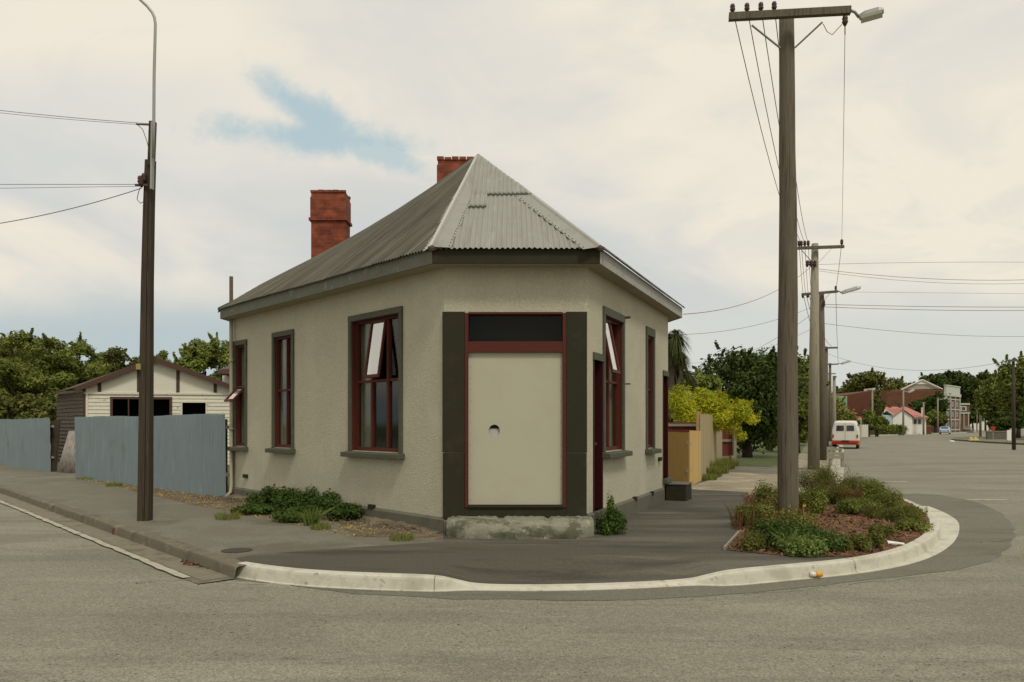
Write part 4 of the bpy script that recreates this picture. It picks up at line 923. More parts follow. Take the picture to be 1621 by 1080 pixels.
for i in range(nb+1):
    z0 = i*.145; z1 = min(z0+.15, zB)
    segs = [(0, wS)]
    for ow in (oW1, oW2):
        if z1 > ow[2]+.05 and z0 < ow[3]-.05:
            segs = [q for a, b in segs for q in ((a, min(b, ow[0])), (max(a, ow[1]), b)) if q[1]-q[0] > .01]
    for a, b in segs: m.add([FG.pt(a, .03, z0), FG.pt(b, .03, z0), FG.pt(b, .005, z1), FG.pt(a, .005, z1)], [(0, 1, 2, 3)]); m.add([FG.pt(a, .03, z0), FG.pt(b, .03, z0), FG.pt(b, .0, z0), FG.pt(a, .0, z0)], [(0, 1, 2, 3)])
m.build('weatherboard_front', M_white, shed)
m = MB(); m.add([FG.pt(0, .02, zB), FG.pt(wS, .02, zB), FG.pt(wS, .02, gz(wS)), FG.pt(uP, .02, pk), FG.pt(0, .02, ezL)], [(0, 1, 2, 3, 4)]); m.build('gable_panel', M_cream, shed)
for px in (158, 220, 282, 341): m = MB(); u = FG.at(px); m.fbox(FG, u-.06, u+.06, .02, .05, zB+.02, gz(u)-.02); m.build('batten', M_brown, shed)
m = MB(); m.fbox(FG, 0, wS, .01, .06, zB-.06, zB+.02); m.build('belt_board', M_white, shed)
for ow in (oW1, oW2):
    m = MB(); f = .09 if ow is oW1 else .05; m.fbox(FG, ow[0]-f, ow[1]+f, .0, .06, ow[3], ow[3]+f); m.fbox(FG, ow[0]-f, ow[0], .0, .06, ow[2], ow[3]); m.fbox(FG, ow[1], ow[1]+f, .0, .06, ow[2], ow[3])
    if ow is oW1: q = FG.at(204); m.fbox(FG, q-.02, q+.02, .0, .05, ow[2], ow[3])
    fr_ = m.build('window', M_brown if ow is oW1 else M_white, shed)
m = MB(); m.add([FG.pt(.1, -2.0, 0), FG.pt(wS-.1, -2.0, 0), FG.pt(wS-.1, -2.0, 2.9), FG.pt(.1, -2.0, 2.9)], [(0, 1, 2, 3)]); m.add([FG.pt(.1, -.1, 2.9), FG.pt(wS-.1, -.1, 2.9), FG.pt(wS-.1, -2.0, 2.9), FG.pt(.1, -2.0, 2.9)], [(0, 1, 2, 3)]); m.build('black_backing', M_black, shed)  # black planes added to keep the shed windows dark inside
FSd = Frame(A_, sd_, (-sd_.y, -abs(sd_.x))); FSd.n = Vector((-sd_.y, sd_.x, 0)); FSd.n = FSd.n if FSd.n.y < 0 else -FSd.n
m = MB()
for i in range(19):
    z0 = i*.15; z1 = min(z0+.155, 2.98)
    for k in range(3):
        a, b = 3.8*k/3, 3.8*(k+1)/3; jz = R.uniform(-.015, .01); m.add([FSd.pt(a, .04, z0+jz), FSd.pt(b, .04, z0+jz), FSd.pt(b, .005, z1), FSd.pt(a, .005, z1)], [(0, 1, 2, 3)]); m.add([FSd.pt(a, .04, z0+jz), FSd.pt(b, .04, z0+jz), FSd.pt(b, 0, z0+jz), FSd.pt(a, 0, z0+jz)], [(0, 1, 2, 3)])
m.build('weatherboard_side', M_oldboard, shed)
B_ = A_+g_*wS; m = MB(); m.quad(V3(B_, 0), V3(B_+sd_*3.8, 0), V3(B_+sd_*3.8, ezR), V3(B_, ezR)); m.quad(V3(B_+sd_*3.8, 0), V3(A_+sd_*3.8, 0), V3(A_+sd_*3.8, ezL), V3(B_+sd_*3.8, ezR)); m.build('rear_wall', M_oldboard, shed)
m = MB(); m.fbox(FG, -.03, .07, -.03, .06, 0, ezL+.02); m.build('corner_board', M_brown, shed); m = MB(); m.fbox(FG, .075, .16, -.03, .05, 0, ezL+.02); m.build('corner_board', M_white, shed)
m = MB(); Pk = FG.pt(uP, .25, pk+.09); Pl = FG.pt(-.22, .25, ezL-.0); Pr = FG.pt(wS+.2, .25, ezR+.03)
for a, b in ((Pl, Pk), (Pk, Pr)):
    qa, qb = [(sd_*3.95+Vector((0, 0, -.16)) if v is Pl else Vector((-.40, .91, -.1))*3.0) for v in (a, b)]; z3 = Vector((0, 0, .035)); m.hexa([a, b, b+qb, a+qa, a+z3, b+z3, b+qb+z3, a+qa+z3])
m.build('roof', M_shedroof, shed)
m = MB()
for a, b in ((Pl, Pk), (Pk, Pr)): m.bar(a+Vector((0, -.02, -.075)), b+Vector((0, -.02, -.075)), .03, .17)
m.build('bargeboard', M_brown, shed)
# neighbour's roof edge glimpsed between shed and shop
m = MB(); m.hexa([(X(343, 33), 33, H(592, 33)), (X(380, 33), 33, H(592, 33)), (X(385, 33), 38, H(592, 33)), (X(347, 33), 38, H(592, 33)), (X(345, 33), 33, H(585, 33)), (X(380, 33), 33, H(583, 33)), (X(380, 33), 38, 4.9), (X(350, 33), 38, 4.9)])
t = thing('neighbour_house', (X(368, 35), 35, 0), 'roof corner of a neighbouring house just left of the shop eave', 'house'); m.build('roof', M_shedroof, t)
m = MB(); m.box(X(352, 34), X(388, 34), 34, 38, 0, H(592, 33)-.01); m.build('wall', M_cream, t)

# ------------------------------------------------------------------ poles and wires
def ipt(px, py, Z): return Vector((X(px, Z), Z, H(py, Z)))
def cyl_pole(root, pts, rad, mt): m = MB(); m.tube(pts, rad, 14); return m.build('pole_shaft', mt, root, True)
def insul(root, p, s=1.0, below=False):
    m = MB(); q = -1 if below else 1; m.lathe((p.x, p.y, p.z-(.16*s if below else 0)), [(.012*s, 0), (.03*s, .03*s), (.045*s, .06*s), (.03*s, .08*s), (.042*s, .10*s), (.03*s, .14*s), (.01*s, .15*s)], 8)
    m.build('insulator', M_insul, root, True)
def crossarm(root, a, b, w=.09, h=.11): m = MB(); m.bar(a, b, w, h); m.build('crossarm', M_wood, root)
def brace(root, a, b): m = MB(); m.bar(a, b, .035, .012); m.build('brace', M_galv, root)
WIRES = []
def wire(a, b, sag, r, label, mt=M_wire, seg=16):
    a = Vector(a); b = Vector(b); m = MB(); pts = [a.lerp(b, k/seg)-Vector((0, 0, 4*sag*(k/seg)*(1-k/seg))) for k in range(seg+1)]
    m.tube(pts, r, 5); tag(m.build('overhead_wire', mt, loc=tuple(a)), label, 'wire', 'overhead wires')
# main pole in the planted bed
Zm = 12.33; P1 = thing('power_pole', (X(1248, Zm), Zm, 0), 'thick dark timber power pole rising from the planted bed, nearest on the right', 'power pole', 'power poles down the street')
prof = [(1248, 848, 33), (1247.5, 800, 32), (1247, 640, 31), (1246.5, 560, 30.5), (1247.5, 480, 29.5), (1247.5, 400, 28), (1247.5, 320, 26.5), (1246, 240, 25), (1246, 150, 24), (1245.5, 80, 23.5), (1245, 22, 22.5)]
cyl_pole(P1, [ipt(a, b, Zm) for a, b, c in prof], [c/2/F*Zm for a, b, c in prof], M_wood)
m = MB(); m.tube([ipt(1245, 25, Zm), ipt(1245, 20.5, Zm)], [.125, .118], 14); m.build('pole_cap', M_rust, P1, True)
ea, eb = ipt(1149, 36, Zm+.05), ipt(1339, 26, Zm-.28); off = Vector((0, -.17, 0))
crossarm(P1, ea+off, eb+off); brace(P1, ipt(1190, 40, Zm-.2), ipt(1235, 76, Zm-.1)); brace(P1, ipt(1302, 35, Zm-.35), ipt(1258, 76, Zm-.1))
I1 = []
for px in (1155, 1178, 1200, 1221):
    p = (ea+off).lerp(eb+off, (px-1149)/190)+Vector((0, 0, .055)); insul(P1, p); I1.append(p+Vector((0, 0, .07)))
p = (ea+off).lerp(eb+off, .955)+Vector((0, 0, -.06)); insul(P1, p, 1.1, True); I1.append(p+Vector((0, 0, -.2)))
m = MB(); m.tube([p+Vector((0, 0, -.1)), p+Vector((0, 0, -.30))], .01, 6); c0 = ipt(1303, 38, Zm-.2); m.tube([c0, c0+Vector((.06, 0, -.12)), c0+Vector((.14, 0, -.17)), p+Vector((-.05, 0, -.15))], .006, 5); m.build('jumper_cable', M_wire, P1)
def street_lamp(root, a, b, c, s=1.0, nm='lamp_head'):
    m = MB(); m.tube([a, a.lerp(b, .5)+Vector((0, 0, .03*s)), b], .022*s, 6); m.build('lamp_arm', M_galv, root, True)
    d = (c-b); m = MB(); L_ = d.length; d.normalize(); sdv = d.cross(Vector((0, 0, 1))).normalized(); up = sdv.cross(d)
    q = []
    for t_, w_, h_ in ((0, .06, .05), (.25, .10, .08), (.8, .10, .08), (1, .06, .04)):
        cc = b+d*L_*t_; q.append([cc+sdv*w_*s-up*h_*s*.3, cc+sdv*w_*s*.7+up*h_*s*.6, cc-sdv*w_*s*.7+up*h_*s*.6, cc-sdv*w_*s-up*h_*s*.3, cc+sdv*w_*s-up*h_*s*.3])
    m.grid(q); m.add(q[0][:4], [(0, 1, 2, 3)]); m.add(q[-1][:4], [(3, 2, 1, 0)]); hd = m.build(nm, M_galv, root)
    m = MB(); cc = b+d*L_*.5-up*.03*s; e1, e2 = b+d*L_*.06, b+d*L_*.94; m.hexa([e1+sdv*.085*s-up*.06*s, e2+sdv*.085*s-up*.06*s, e2-sdv*.085*s-up*.06*s, e1-sdv*.085*s-up*.06*s, e1+sdv*.1*s-up*.022*s, e2+sdv*.1*s-up*.022*s, e2-sdv*.1*s-up*.022*s, e1-sdv*.1*s-up*.022*s]); m.build('diffuser', mat('lamp_diffuser', (0.62, 0.60, 0.52), .4), hd)
street_lamp(P1, eb+off, ipt(1360, 28, Zm-.4), ipt(1399, 17, Zm-.55))
# second pole, pale
Zp = 27.6; P2 = thing('power_pole', (X(1288, Zp), Zp, 0), 'pale grey timber power pole, second along the street, with one long crossarm', 'power pole', 'power poles down the street')
cyl_pole(P2, [(X(1288, Zp), Zp, -.1), ipt(1289, 560, Zp), ipt(1290, 386, Zp)], [.205, .17, .115], M_concpole)
a2, b2 = ipt(1263, 393, Zp-.2), ipt(1336, 390.5, Zp-.3); crossarm(P2, a2, b2, .09, .10); brace(P2, ipt(1269, 396, Zp-.28), ipt(1286, 416, Zp-.2)); brace(P2, ipt(1316, 394, Zp-.28), ipt(1296, 416, Zp-.2))
I2 = []
for px in (1265, 1268.5, 1274, 1279.5, 1332.5):
    p = a2.lerp(b2, (px-1263)/73)+Vector((0, 0, .05)); insul(P2, p, 1.4); I2.append(p+Vector((0, 0, .12)))
for px in (1278, 1284, 1290): insul(P2, ipt(px, 423, Zp-.2), 1.6)
# third pole with street lamp
Zq = 34.8; P3 = thing('power_pole', (X(1302.5, Zq), Zq, 0), 'dark power pole behind the pale one, carrying an angled street lamp', 'power pole', 'power poles down the street')
cyl_pole(P3, [(X(1302.5, Zq), Zq, -.1), ipt(1302, 600, Zq), ipt(1300.5, 462, Zq)], [.17, .14, .105], M_wood)
a3, b3 = ipt(1269, 466.5, Zq-.15), ipt(1326, 461.5, Zq-.3); crossarm(P3, a3, b3, .09, .11)
brace(P3, ipt(1314, 464, Zq-.3), ipt(1302, 478, Zq-.15))
for px in (1271, 1279, 1323): insul(P3, a3.lerp(b3, (px-1269)/57)+Vector((0, 0, .05)), 1.4, px < 1300)
for py in (482, 486): insul(P3, ipt(1304.5, py, Zq-.2), 1.3)
street_lamp(P3, b3, ipt(1331, 463.5, Zq-.4), ipt(1363, 454, Zq-.6), 1.4)
I3 = [a3.lerp(b3, (px-1269)/57)+Vector((0, 0, .1)) for px in (1271, 1275, 1279, 1284, 1323)]
# receding poles
fp = [(1308, 549, 56, 1326, False, 'fourth power pole along the left kerb, its short arm just above the trees'), (1314, 575, 74, 1327, True, 'thin power pole with a tiny lamp behind the fourth pole'),
      (1313, 590, 98, 1323, False, 'farthest thin pole before the van on the left kerb'), (1320.5, 595, 60, 1324, False, 'slim grey post standing just left of the parked van')]
IP = []
for px, pt, Z, ax, lamp, lab in fp:
    t = thing('power_pole', (X(px, Z), Z, 0), lab, 'power pole', 'power poles down the street'); k = Z/60
    cyl_pole(t, [(X(px, Z), Z, -.1), ipt(px, 640, Z), ipt(px, pt, Z)], [.17 if Z < 90 else .15, .14, .11], M_wood if px != 1320.5 else M_concpole)
    a, b = ipt(px-(ax-px)*.5, pt+2.2, Z-.2), ipt(ax, pt+1.5, Z-.2); crossarm(t, a, b, .1, .12); IP.append((a, b))
    if lamp: street_lamp(t, b, ipt(ax+4, 576, Z-.3), ipt(ax+20, 571, Z-.5), 2.0)
lamps = [(1381, 690, 617, 120, (1373, 1391), 0, 'tall pole with a tee top beside the white picket fence'), (1430, 689, 617, 125, (1424, 1436), (1437, 621, 1447, 617), 'lamp pole in front of the white house with the pink roof'),
         (1462, 687, 637, 133, (1458, 1466), 0, 'short dark pole at the brick garden wall'), (1484.5, 684, 630, 148, (1482, 1487), (1494, 632, 1499, 628), 'pole immediately left of the blue car'),
         (1504, 682, 622, 165, (1502, 1506), 0, 'thin pole at the left edge of the tall brick building'), (1520, 680, 625, 185, (1518, 1522), 0, 'thin pole at the corner of the brick annex'),
         (1552, 690, 602, 112, (1546, 1558), 0, 'grey pole standing by the far-right street corner'), (1546.5, 680, 640, 200, (1545, 1548), 0, 'very small far pole near the end of the street'), (1566, 680, 650, 190, (1564, 1568), 0, 'small dark pole under the right-hand trees')]
for px, pb, pt, Z, arm, lamp, lab in lamps:
    t = thing('lamp_pole', (X(px, Z), Z, -.1), lab, 'pole', 'poles round the bend of the street'); r = .17 if Z < 150 else .15
    cyl_pole(t, [(X(px, Z), Z, -.2), ipt(px, (pb+pt)/2, Z), ipt(px, pt, Z)], [r, r*.85, r*.7], M_rail)
    crossarm(t, ipt(arm[0], pt+1, Z), ipt(arm[1], pt+1, Z), .14, .14)
    if lamp: street_lamp(t, ipt(px, pt+4, Z), ipt(lamp[0], lamp[1], Z-.2), ipt(lamp[2], lamp[3], Z-.4), 3.0)
t = thing('power_pole', (X(1604, 52), 52, 0), 'dark power pole at the right edge of the view beside the trees', 'power pole', 'power poles down the street')
cyl_pole(t, [(X(1605, 52), 52, -.1), ipt(1604.5, 640, 52), ipt(1604, 568, 52)], [.12, .11, .09], M_wooddark); crossarm(t, ipt(1596, 571, 51.8), ipt(1612, 571, 51.8), .1, .12)
t2 = t
# wires between the poles
names = ['outermost left wire', 'second wire from the left', 'third wire from the left', 'fourth wire close to the pole', 'single right-hand wire']
for i in range(5): wire(I1[i], I2[i], .55 if i < 4 else .3, .0075 if i < 4 else .005, 'copper %s between the big pole and the pale pole' % names[i])
for i in range(5): wire(I2[i], I3[i], .15, .009, 'copper %s between the pale pole and the lamp pole behind' % names[i])
for i in range(4):
    a, b = IP[0]; wire(I3[i if i < 3 else 4], a.lerp(b, i/3)+Vector((0, 0, .1)), .5, .012, 'copper %s from the lamp pole to the fourth pole' % names[i if i < 3 else 4], M_wirefar)
for i in range(2): wire(IP[0][i]+Vector((0, 0, .1)), IP[1][i]+Vector((0, 0, .1)), .3, .014, '%s wire running on from the fourth pole' % ('left' if i == 0 else 'right'), M_wirefar)
wire(ipt(1290, 419, Zp), ipt(1700, 416, 29), -.05, .006, 'thin wire running right from the pale pole, upper one', M_wirefar)
wire(ipt(1290, 425, Zp), ipt(1700, 440, 27), .22, .008, 'wire running right from the pale pole, middle one', M_wirefar)
wire(ipt(1290, 428, Zp), ipt(1700, 445, 27), .26, .006, 'wire running right from the pale pole, lowest one', M_wirefar)
wire(ipt(1304, 482, Zq), ipt(1700, 486, 34), .05, .011, 'upper of two parallel wires running right from the lamp pole', M_wirefar)
wire(ipt(1304, 486, Zq), ipt(1700, 491, 34), .08, .011, 'lower of two parallel wires running right from the lamp pole', M_wirefar)
wire(ipt(1304, 462, Zq), ipt(1700, 466, 36), .0, .006, 'thin wire level with the lamp arm', M_wirefar)
wire(ipt(1302, 512, Zq), ipt(1700, 530, 44), .3, .009, 'faint wire below the lamp pole insulators', M_wirefar)
wire(ipt(1310, 560, 74), ipt(1604, 570, 52), 1.1, .012, 'long sagging wire crossing the street towards the right edge', M_wirefar)
wire(ipt(1283, 423, Zp), FR.pt(sR, .33, 3.95), .35, .008, 'service wire from the pale pole down to the shop eave')
wire(ipt(1300, 480, Zq), ipt(1062, 530, 30), .35, .008, 'upper service wire passing behind the big pole to the palm', M_wirefar)
wire(ipt(1300, 486, Zq), ipt(1100, 585, 42), .5, .008, 'lower service wire passing behind the big pole to the dark tree', M_wirefar)
wire(ipt(1300, 513, Zq), ipt(1095, 575, 44), .4, .007, 'faintest service wire above the dark tree', M_wirefar)
# left pole with lamp mast
Zl = 12.95; PL = thing('lamp_pole', (X(230, Zl), Zl, 0), 'dark timber pole with slender steel lamp mast on the left footpath', 'power pole')
def sq(m, stations):
    rows = []
    for px, py, w, q in stations:
        c = ipt(px-1, py, Zl); h = w*.74/F*Zl/2; rows.append([c+Vector(v) for v in ((-h, -h*.8, 0), (h*q-.0, -h*.8, 0), (h*q, -h*.55, 0), (h*(q+.12), -h*.5, 0), (h*(q+.18), -h*.8, 0), (h, -h*.8, 0), (h, h, 0), (-h, h, 0), (-h, -h*.8, 0))])
    m.grid(rows); m.add(rows[-1][:8], [tuple(range(8))])
m = MB(); sq(m, [(230, 829, 24, .18), (231, 760, 24, .2), (232.5, 600, 22, .2), (234, 450, 20, .2), (236.5, 330, 18.5, .2), (239, 254, 17.5, .2)]); m.build('pole_shaft', M_wooddark, PL)
m = MB(); a = ipt(240.5, 300, Zl-.14); b = ipt(242, 194, Zl-.14); m.bar(a, b, .085, .03, (1, 0, 0)); m.build('steel_bracket', M_galv, PL); m = MB(); m.bar(ipt(239.5, 262, Zl-.05), ipt(242, 193, Zl-.05), .095, .09, (1, 0, 0)); m.build('pole_extension', M_wooddark, PL)
m = MB(); pts = [(243, 250), (243.5, 190), (244, 120), (245.5, 60), (246, 38), (244.5, 28), (241, 20), (233, 10), (218, -4), (200, -16)]; m.tube([ipt(a, b, Zl-.2) for a, b in pts], [.026, .026, .025, .024, .023, .023, .023, .022, .022, .022], 8); m.build('lamp_mast', M_galv, PL, True)
# luminaire at the end of the mast, above the view
e0 = ipt(200, -16, Zl-.2); m = MB(); m.bar(e0, e0+Vector((-.55, 0, .12)), .2, .1); m.build('lamp_head', M_galv, PL)
for (px, py, rx) in ((222, 294, .04), (228, 290, .03), (224, 297, .03)): insul(PL, ipt(px, py, Zl-.1), 1.1)
m = MB(); m.bar(ipt(214, 293, Zl-.1), ipt(234, 293, Zl-.1), .03); m.build('insulator_bracket', M_rust, PL)
m = MB(); c = [ipt(a, b, Zl-.16) for a, b in ((222, 297), (219, 305), (217, 316), (222, 322), (230, 318), (231, 302))]; m.tube(c, .006, 5); m.tube([ipt(a, b, Zl-.16) for a, b in ((215, 195), (226, 205), (233, 225), (238, 246))], .006, 5); m.tube([ipt(216, 197, Zl-.16), ipt(237, 198, Zl-.16)], .014, 5); m.build('lead_wires', M_insul, PL)
for i, (a, b, s_, r_, lab) in enumerate((((237, 196), (-60, 168), .02, .005, 'upper of two wires reaching the steel mast from the left'), ((216, 197), (-60, 172), .02, .004, 'lower of two wires reaching the steel mast from the left'), ((222, 292), (-60, 292), .0, .005, 'level wire from the left pole insulator, upper'), ((222, 295), (-60, 299), .0, .004, 'level wire from the left pole insulator, lower'), ((224, 298), (-60, 362), .08, .007, 'slanting thick wire dropping left from the pole insulators'))):
    wire(ipt(*a, Zl-.1), ipt(*b, Zl), s_, r_, lab, M_wirefar)
m = MB(); m.box(X(222, Zl), X(229, Zl), Zl-.15, Zl-.128, H(586, Zl), H(577, Zl)); m.build('number_tag', mat('yellow_tag', (0.30, 0.24, 0.09), .5), PL)

# ------------------------------------------------------------------ fences on the right
def palings(name, p0, p1, z0, z1, n, mt, label, th=.02, gap=.006):
    p0 = Vector((p0[0], p0[1], 0)); p1 = Vector((p1[0], p1[1], 0)); d = (p1-p0); Ln = d.length; d /= Ln; nn = Vector((d.y, -d.x, 0)); nn = nn if nn.dot(p0) < 0 else -nn
    fr = Frame(p0, d, nn); t = thing(name, (p0.x, p0.y, 0), label, 'fence'); m = MB()
    for i in range(n):
        a, b = Ln*i/n, Ln*(i+1)/n-gap; q = R.uniform(-.005, .005); m.fbox(fr, a, b, q, q+th, z0, z1+R.uniform(-.02, .015))
    m.build('palings', mt, t)
    for z_ in (.35, z1-.35): m = MB(); m.fbox(fr, 0, Ln, -.08, -.008, z_, z_+.09); m.build('rail', M_rail, t)
    return t
q0 = Vector((4.12, 20.7)); q1 = Vector(G(1091, 770)); q1 = Vector((X(1091, 20.2), 20.2))
t = palings('timber_fence', tuple(q0), tuple(q1), 0, H(684, 20.4), 2, M_yellowwood, 'low yellow plywood fence panel against the back corner of the shop', gap=.001)
f0 = q1; f1 = Vector((X(1108, 21.9), 21.9))
palings('timber_fence', tuple(f0), tuple(f1), 0, H(682, 20.6), 9, M_freshwood, 'short low run of fresh yellow palings stepping up to the tall fence')
f2 = Vector((X(1142.5, 31.5), 31.5))
palings('timber_fence', tuple(f1), tuple(f2), 0, H(655, 21.9), 64, M_palewood, 'tall greyed paling fence running away along the footpath')
m = MB(); m.box(X(1102, 21.95), X(1108.5, 21.95), 21.92, 21.97, .0, H(652.5, 21.95)); tag(m.build('fence_board', M_yellowwood), 'upright ochre board closing the near end of the tall paling fence', 'board')
def redpanel(px0, px1, Z, pyt, pyb, label, rails):
    t = thing('iron_gate' if px0 > 1120 else 'iron_fence', (X(px0, Z), Z, 0), label, 'fence'); m = MB(); x0, x1 = X(px0, Z), X(px1, Z); n = int((x1-x0)/PITCH*6); rows = []
    for z_ in (H(pyb, Z), H(pyt, Z)): rows.append([(x0+(x1-x0)*i/n, Z+.01*math.sin(2*math.pi*i/6), z_) for i in range(n+1)])
    m.grid(rows); m.build('sheeting', M_redfence, t, True)
    for py in rails: mm = MB(); mm.box(x0, x1, Z-.07, Z-.012, H(py+2, Z), H(py-2, Z)); mm.build('rail', M_rail, t)
    return t
redpanel(1056, 1104, 23.0, 668.5, 760, 'dark red corrugated fence with a grey top rail behind the plywood panel', (673,))
g = redpanel(1140, 1164, 32.5, 669, 726, 'dark red corrugated gate with grey rails at the end of the tall paling fence', (672, 697.5, 724))
m = MB(); m.box(X(1160.5, 32.3), X(1165, 32.3), 32.2, 32.4, 0, H(668, 32.3)); m.build('post', M_rail, g)
m = MB(); x, y = G(1163, 756); 
m.box(X(1158, 29), X(1164, 29), 29, 29.3, 0, .42); tag(m.build('boundary_post', M_rail), 'short pale timber stump at the foot of the red gate', 'post')

# ------------------------------------------------------------------ vegetation right of the shop
def palm(c, rad, nfr, seed, droop, t, wd=.03):
    rs = np.random.RandomState(seed); m = MB()
    for i in range(nfr):
        a = rs.rand()*2*math.pi; el = rs.uniform(-1.3, 1.35); l_ = rad*rs.uniform(.75, 1.1)
        d = Vector((math.cos(a)*math.cos(el), math.sin(a)*math.cos(el), math.sin(el))); sdv = d.cross(Vector((0, 0, 1))); sdv = sdv.normalized() if sdv.length > .01 else Vector((1, 0, 0))
        w = wd*rs.uniform(.7, 1.2); rows = []
        for k in range(4):
            t_ = k/3; p = Vector(c)+d*l_*t_-Vector((0, 0, droop*l_*t_*t_)); ww = w*(1-.9*t_) if k else w*.6; rows.append([p-sdv*ww, p+sdv*ww])
        m.grid(rows)
    return m
LM_palm = leafmat('palm_blades', (0.022, 0.032, 0.010), (0.138, 0.157, 0.049), 0.15)
t = thing('cabbage_tree', (X(1062, 27), 27, 0), 'dark cabbage tree with drooping sword leaves just behind the far end of the shop', 'tree')
for i, (px, py, r_, dr_) in enumerate(((1070, 532, .62, .7), (1055, 540, .7, .6), (1076, 562, .5, 1.0), (1062, 585, .8, .9), (1088, 592, .42, .8), (1070, 605, .6, .9))): palm(ipt(px, py, 27+i*.25), r_, 420, i, dr_, t, .03).build('leaf_head', LM_palm, t)
m = MB(); m.tube([(X(1062, 27), 27.3, -.05), (X(1061, 27), 27.2, 2), ipt(1064, 545, 27.2)], [.18, .15, .11], 8); m.tube([(X(1061, 27), 27.2, 1.8), ipt(1078, 590, 27.3)], [.1, .08], 7); m.build('trunk', M_bark, t, True)
def sph(px, py, Z, r, rz=None): return (X(px, Z), Z, H(py, Z), r, r, rz or r)
tree('dark_tree', (X(1183, 38), 38, 0), (X(1185, 38), 38, 3.0, 2.7, 2.4, 2.3), LM_dark, 'large dense dark green tree overhanging the grass beyond the red gate', nleaf=26000, size=.10, ncl=70, seed=3, trunk_r=.22,
     lobes=[sph(1130, 590, 38, .8), sph(1150, 575, 38, .7), sph(1170, 572, 38, .7), sph(1215, 575, 38, .8), sph(1235, 600, 38, .9), sph(1110, 640, 39, .9), sph(1190, 600, 38, 1.3), sph(1200, 680, 38, 1.1), sph(1165, 690, 38, .9)])
tree('broadleaf_tree', (X(1262, 44), 44, 0), (X(1262, 44), 44, 3.0, 1.6, 1.6, 2.4), LM_mid, 'upright green tree seen between the big pole and the pale pole', nleaf=9000, size=.11, ncl=36, seed=4, lobes=[sph(1270, 585, 44, .8), sph(1255, 570, 44, .5)])
tree('golden_shrub', (X(1120, 27), 27, 0), (X(1118, 27), 27, H(655, 27), 1.25, .9, .72), LM_yellow, 'bright golden-yellow feathery shrub spilling over the paling fence', 'shrub', nleaf=26000, size=.052, ncl=50, seed=5, trunk_r=.06, aspect=.3,
     lobes=[sph(1078, 632, 26, .50), sph(1130, 645, 27, .5), sph(1175, 648, 27, .38), sph(1078, 640, 26, .42), sph(1110, 632, 27, .40), sph(1140, 632, 27, .33), sph(1165, 655, 27, .42, .3), sph(1190, 664, 27, .28, .2), sph(1160, 675, 27, .3), sph(1172, 690, 27, .25, .2), sph(1090, 660, 26, .5)])
tree('olive_shrub', (X(1115, 33), 33, 0), (X(1112, 33), 33, H(610, 33), .8, .8, .7), LM_light, 'pale green bush between the golden shrub and the cabbage tree', 'shrub', nleaf=4000, size=.07, ncl=18, seed=6, trunk_r=.06)
for i, (px, Z, r_, h_, lab) in enumerate(((1262, 60, 1.5, 1.2, 'round bush on the verge just left of the pale pole'), (1235, 56, 1.4, 1.1, 'low bush behind the big pole on the grass verge'), (1222, 47, .9, .9, 'small hedge bush in the shade of the dark tree'))):
    tree('verge_bush', (X(px, Z), Z, 0), (X(px, Z), Z, h_, r_, r_, h_), LM_mid, lab, 'bush', nleaf=3500, size=.09, ncl=16, seed=20+i, trunk_r=.05)
m = MB(); m.box(X(1221, 50), X(1236, 50), 50, 50.15, 0, H(690, 50)-.5); 
t = thing('white_gate', (X(1240, 52), 52, 0), 'small white painted gate half hidden beyond the dark tree', 'gate'); m = MB()
for i in range(7): m.box(X(1228, 52)+i*.16, X(1228, 52)+i*.16+.1, 52, 52.03, .1, 1.15)
m.build('pickets', mat('white_paint', (0.62, 0.60, 0.52), .6), t); m = MB(); m.box(X(1228, 52), X(1228, 52)+1.06, 52.03, 52.06, .3, .38); m.box(X(1228, 52), X(1228, 52)+1.06, 52.03, 52.06, .85, .93); m.build('rails', MATS['white_paint'], t)
# ------------------------------------------------------------------ trees on the left
lt = [((55, 600), 42, 3.0, 2.6, 2.3, LM_mid, 'bushy green tree at the far left edge behind the iron fence', 16000), ((16, 588), 46, 2.4, 2.3, 2.1, LM_olive, 'dark olive tree cropped by the left edge of the view', 10000),
      ((110, 600), 45, 1.9, 1.9, 2.2, LM_mid, 'bronze-tipped tree rising behind the bare weatherboard side of the shed', 10000), ((180, 600), 47, 2.0, 1.9, 1.7, LM_olive, 'round dark tree above the left half of the shed roof', 10000),
      ((325, 588), 43, 1.75, 1.6, 1.9, LM_light, 'light green tree above the right half of the shed roof', 10000), ((250, 590), 55, 1.4, 1.3, 1.4, LM_mid, 'small treetop peeping over the shed gable', 4000)]
for i, ((px, py), Z, rx, ry, rz, lm, lab, n) in enumerate(lt):
    cz_ = H(py, Z); tree('leafy_tree', (X(px, Z), Z, 0), (X(px, Z), Z, cz_, rx, ry, rz), lm, lab, group='trees behind the shed', nleaf=int(n*1.5), size=.092, ncl=64, seed=40+i, trunk_r=.16, fill=(.3, 1.15), clr=(.11, .28))
tree('leafy_tree', (X(30, 37), 37, 0), (X(36, 37), 37, 1.9, 2.2, 1.5, 1.5), LM_olive, 'low dark bush directly behind the far-left iron fence', 'bush', nleaf=8000, size=.11, ncl=30, seed=60)
tree('leafy_tree', (X(92, 39), 39, 0), (X(86, 39), 39, 1.6, 1.6, 1.2, 1.6), LM_mid, 'low green bush between the far-left fence and the shed', 'bush', nleaf=6000, size=.11, ncl=26, seed=61)

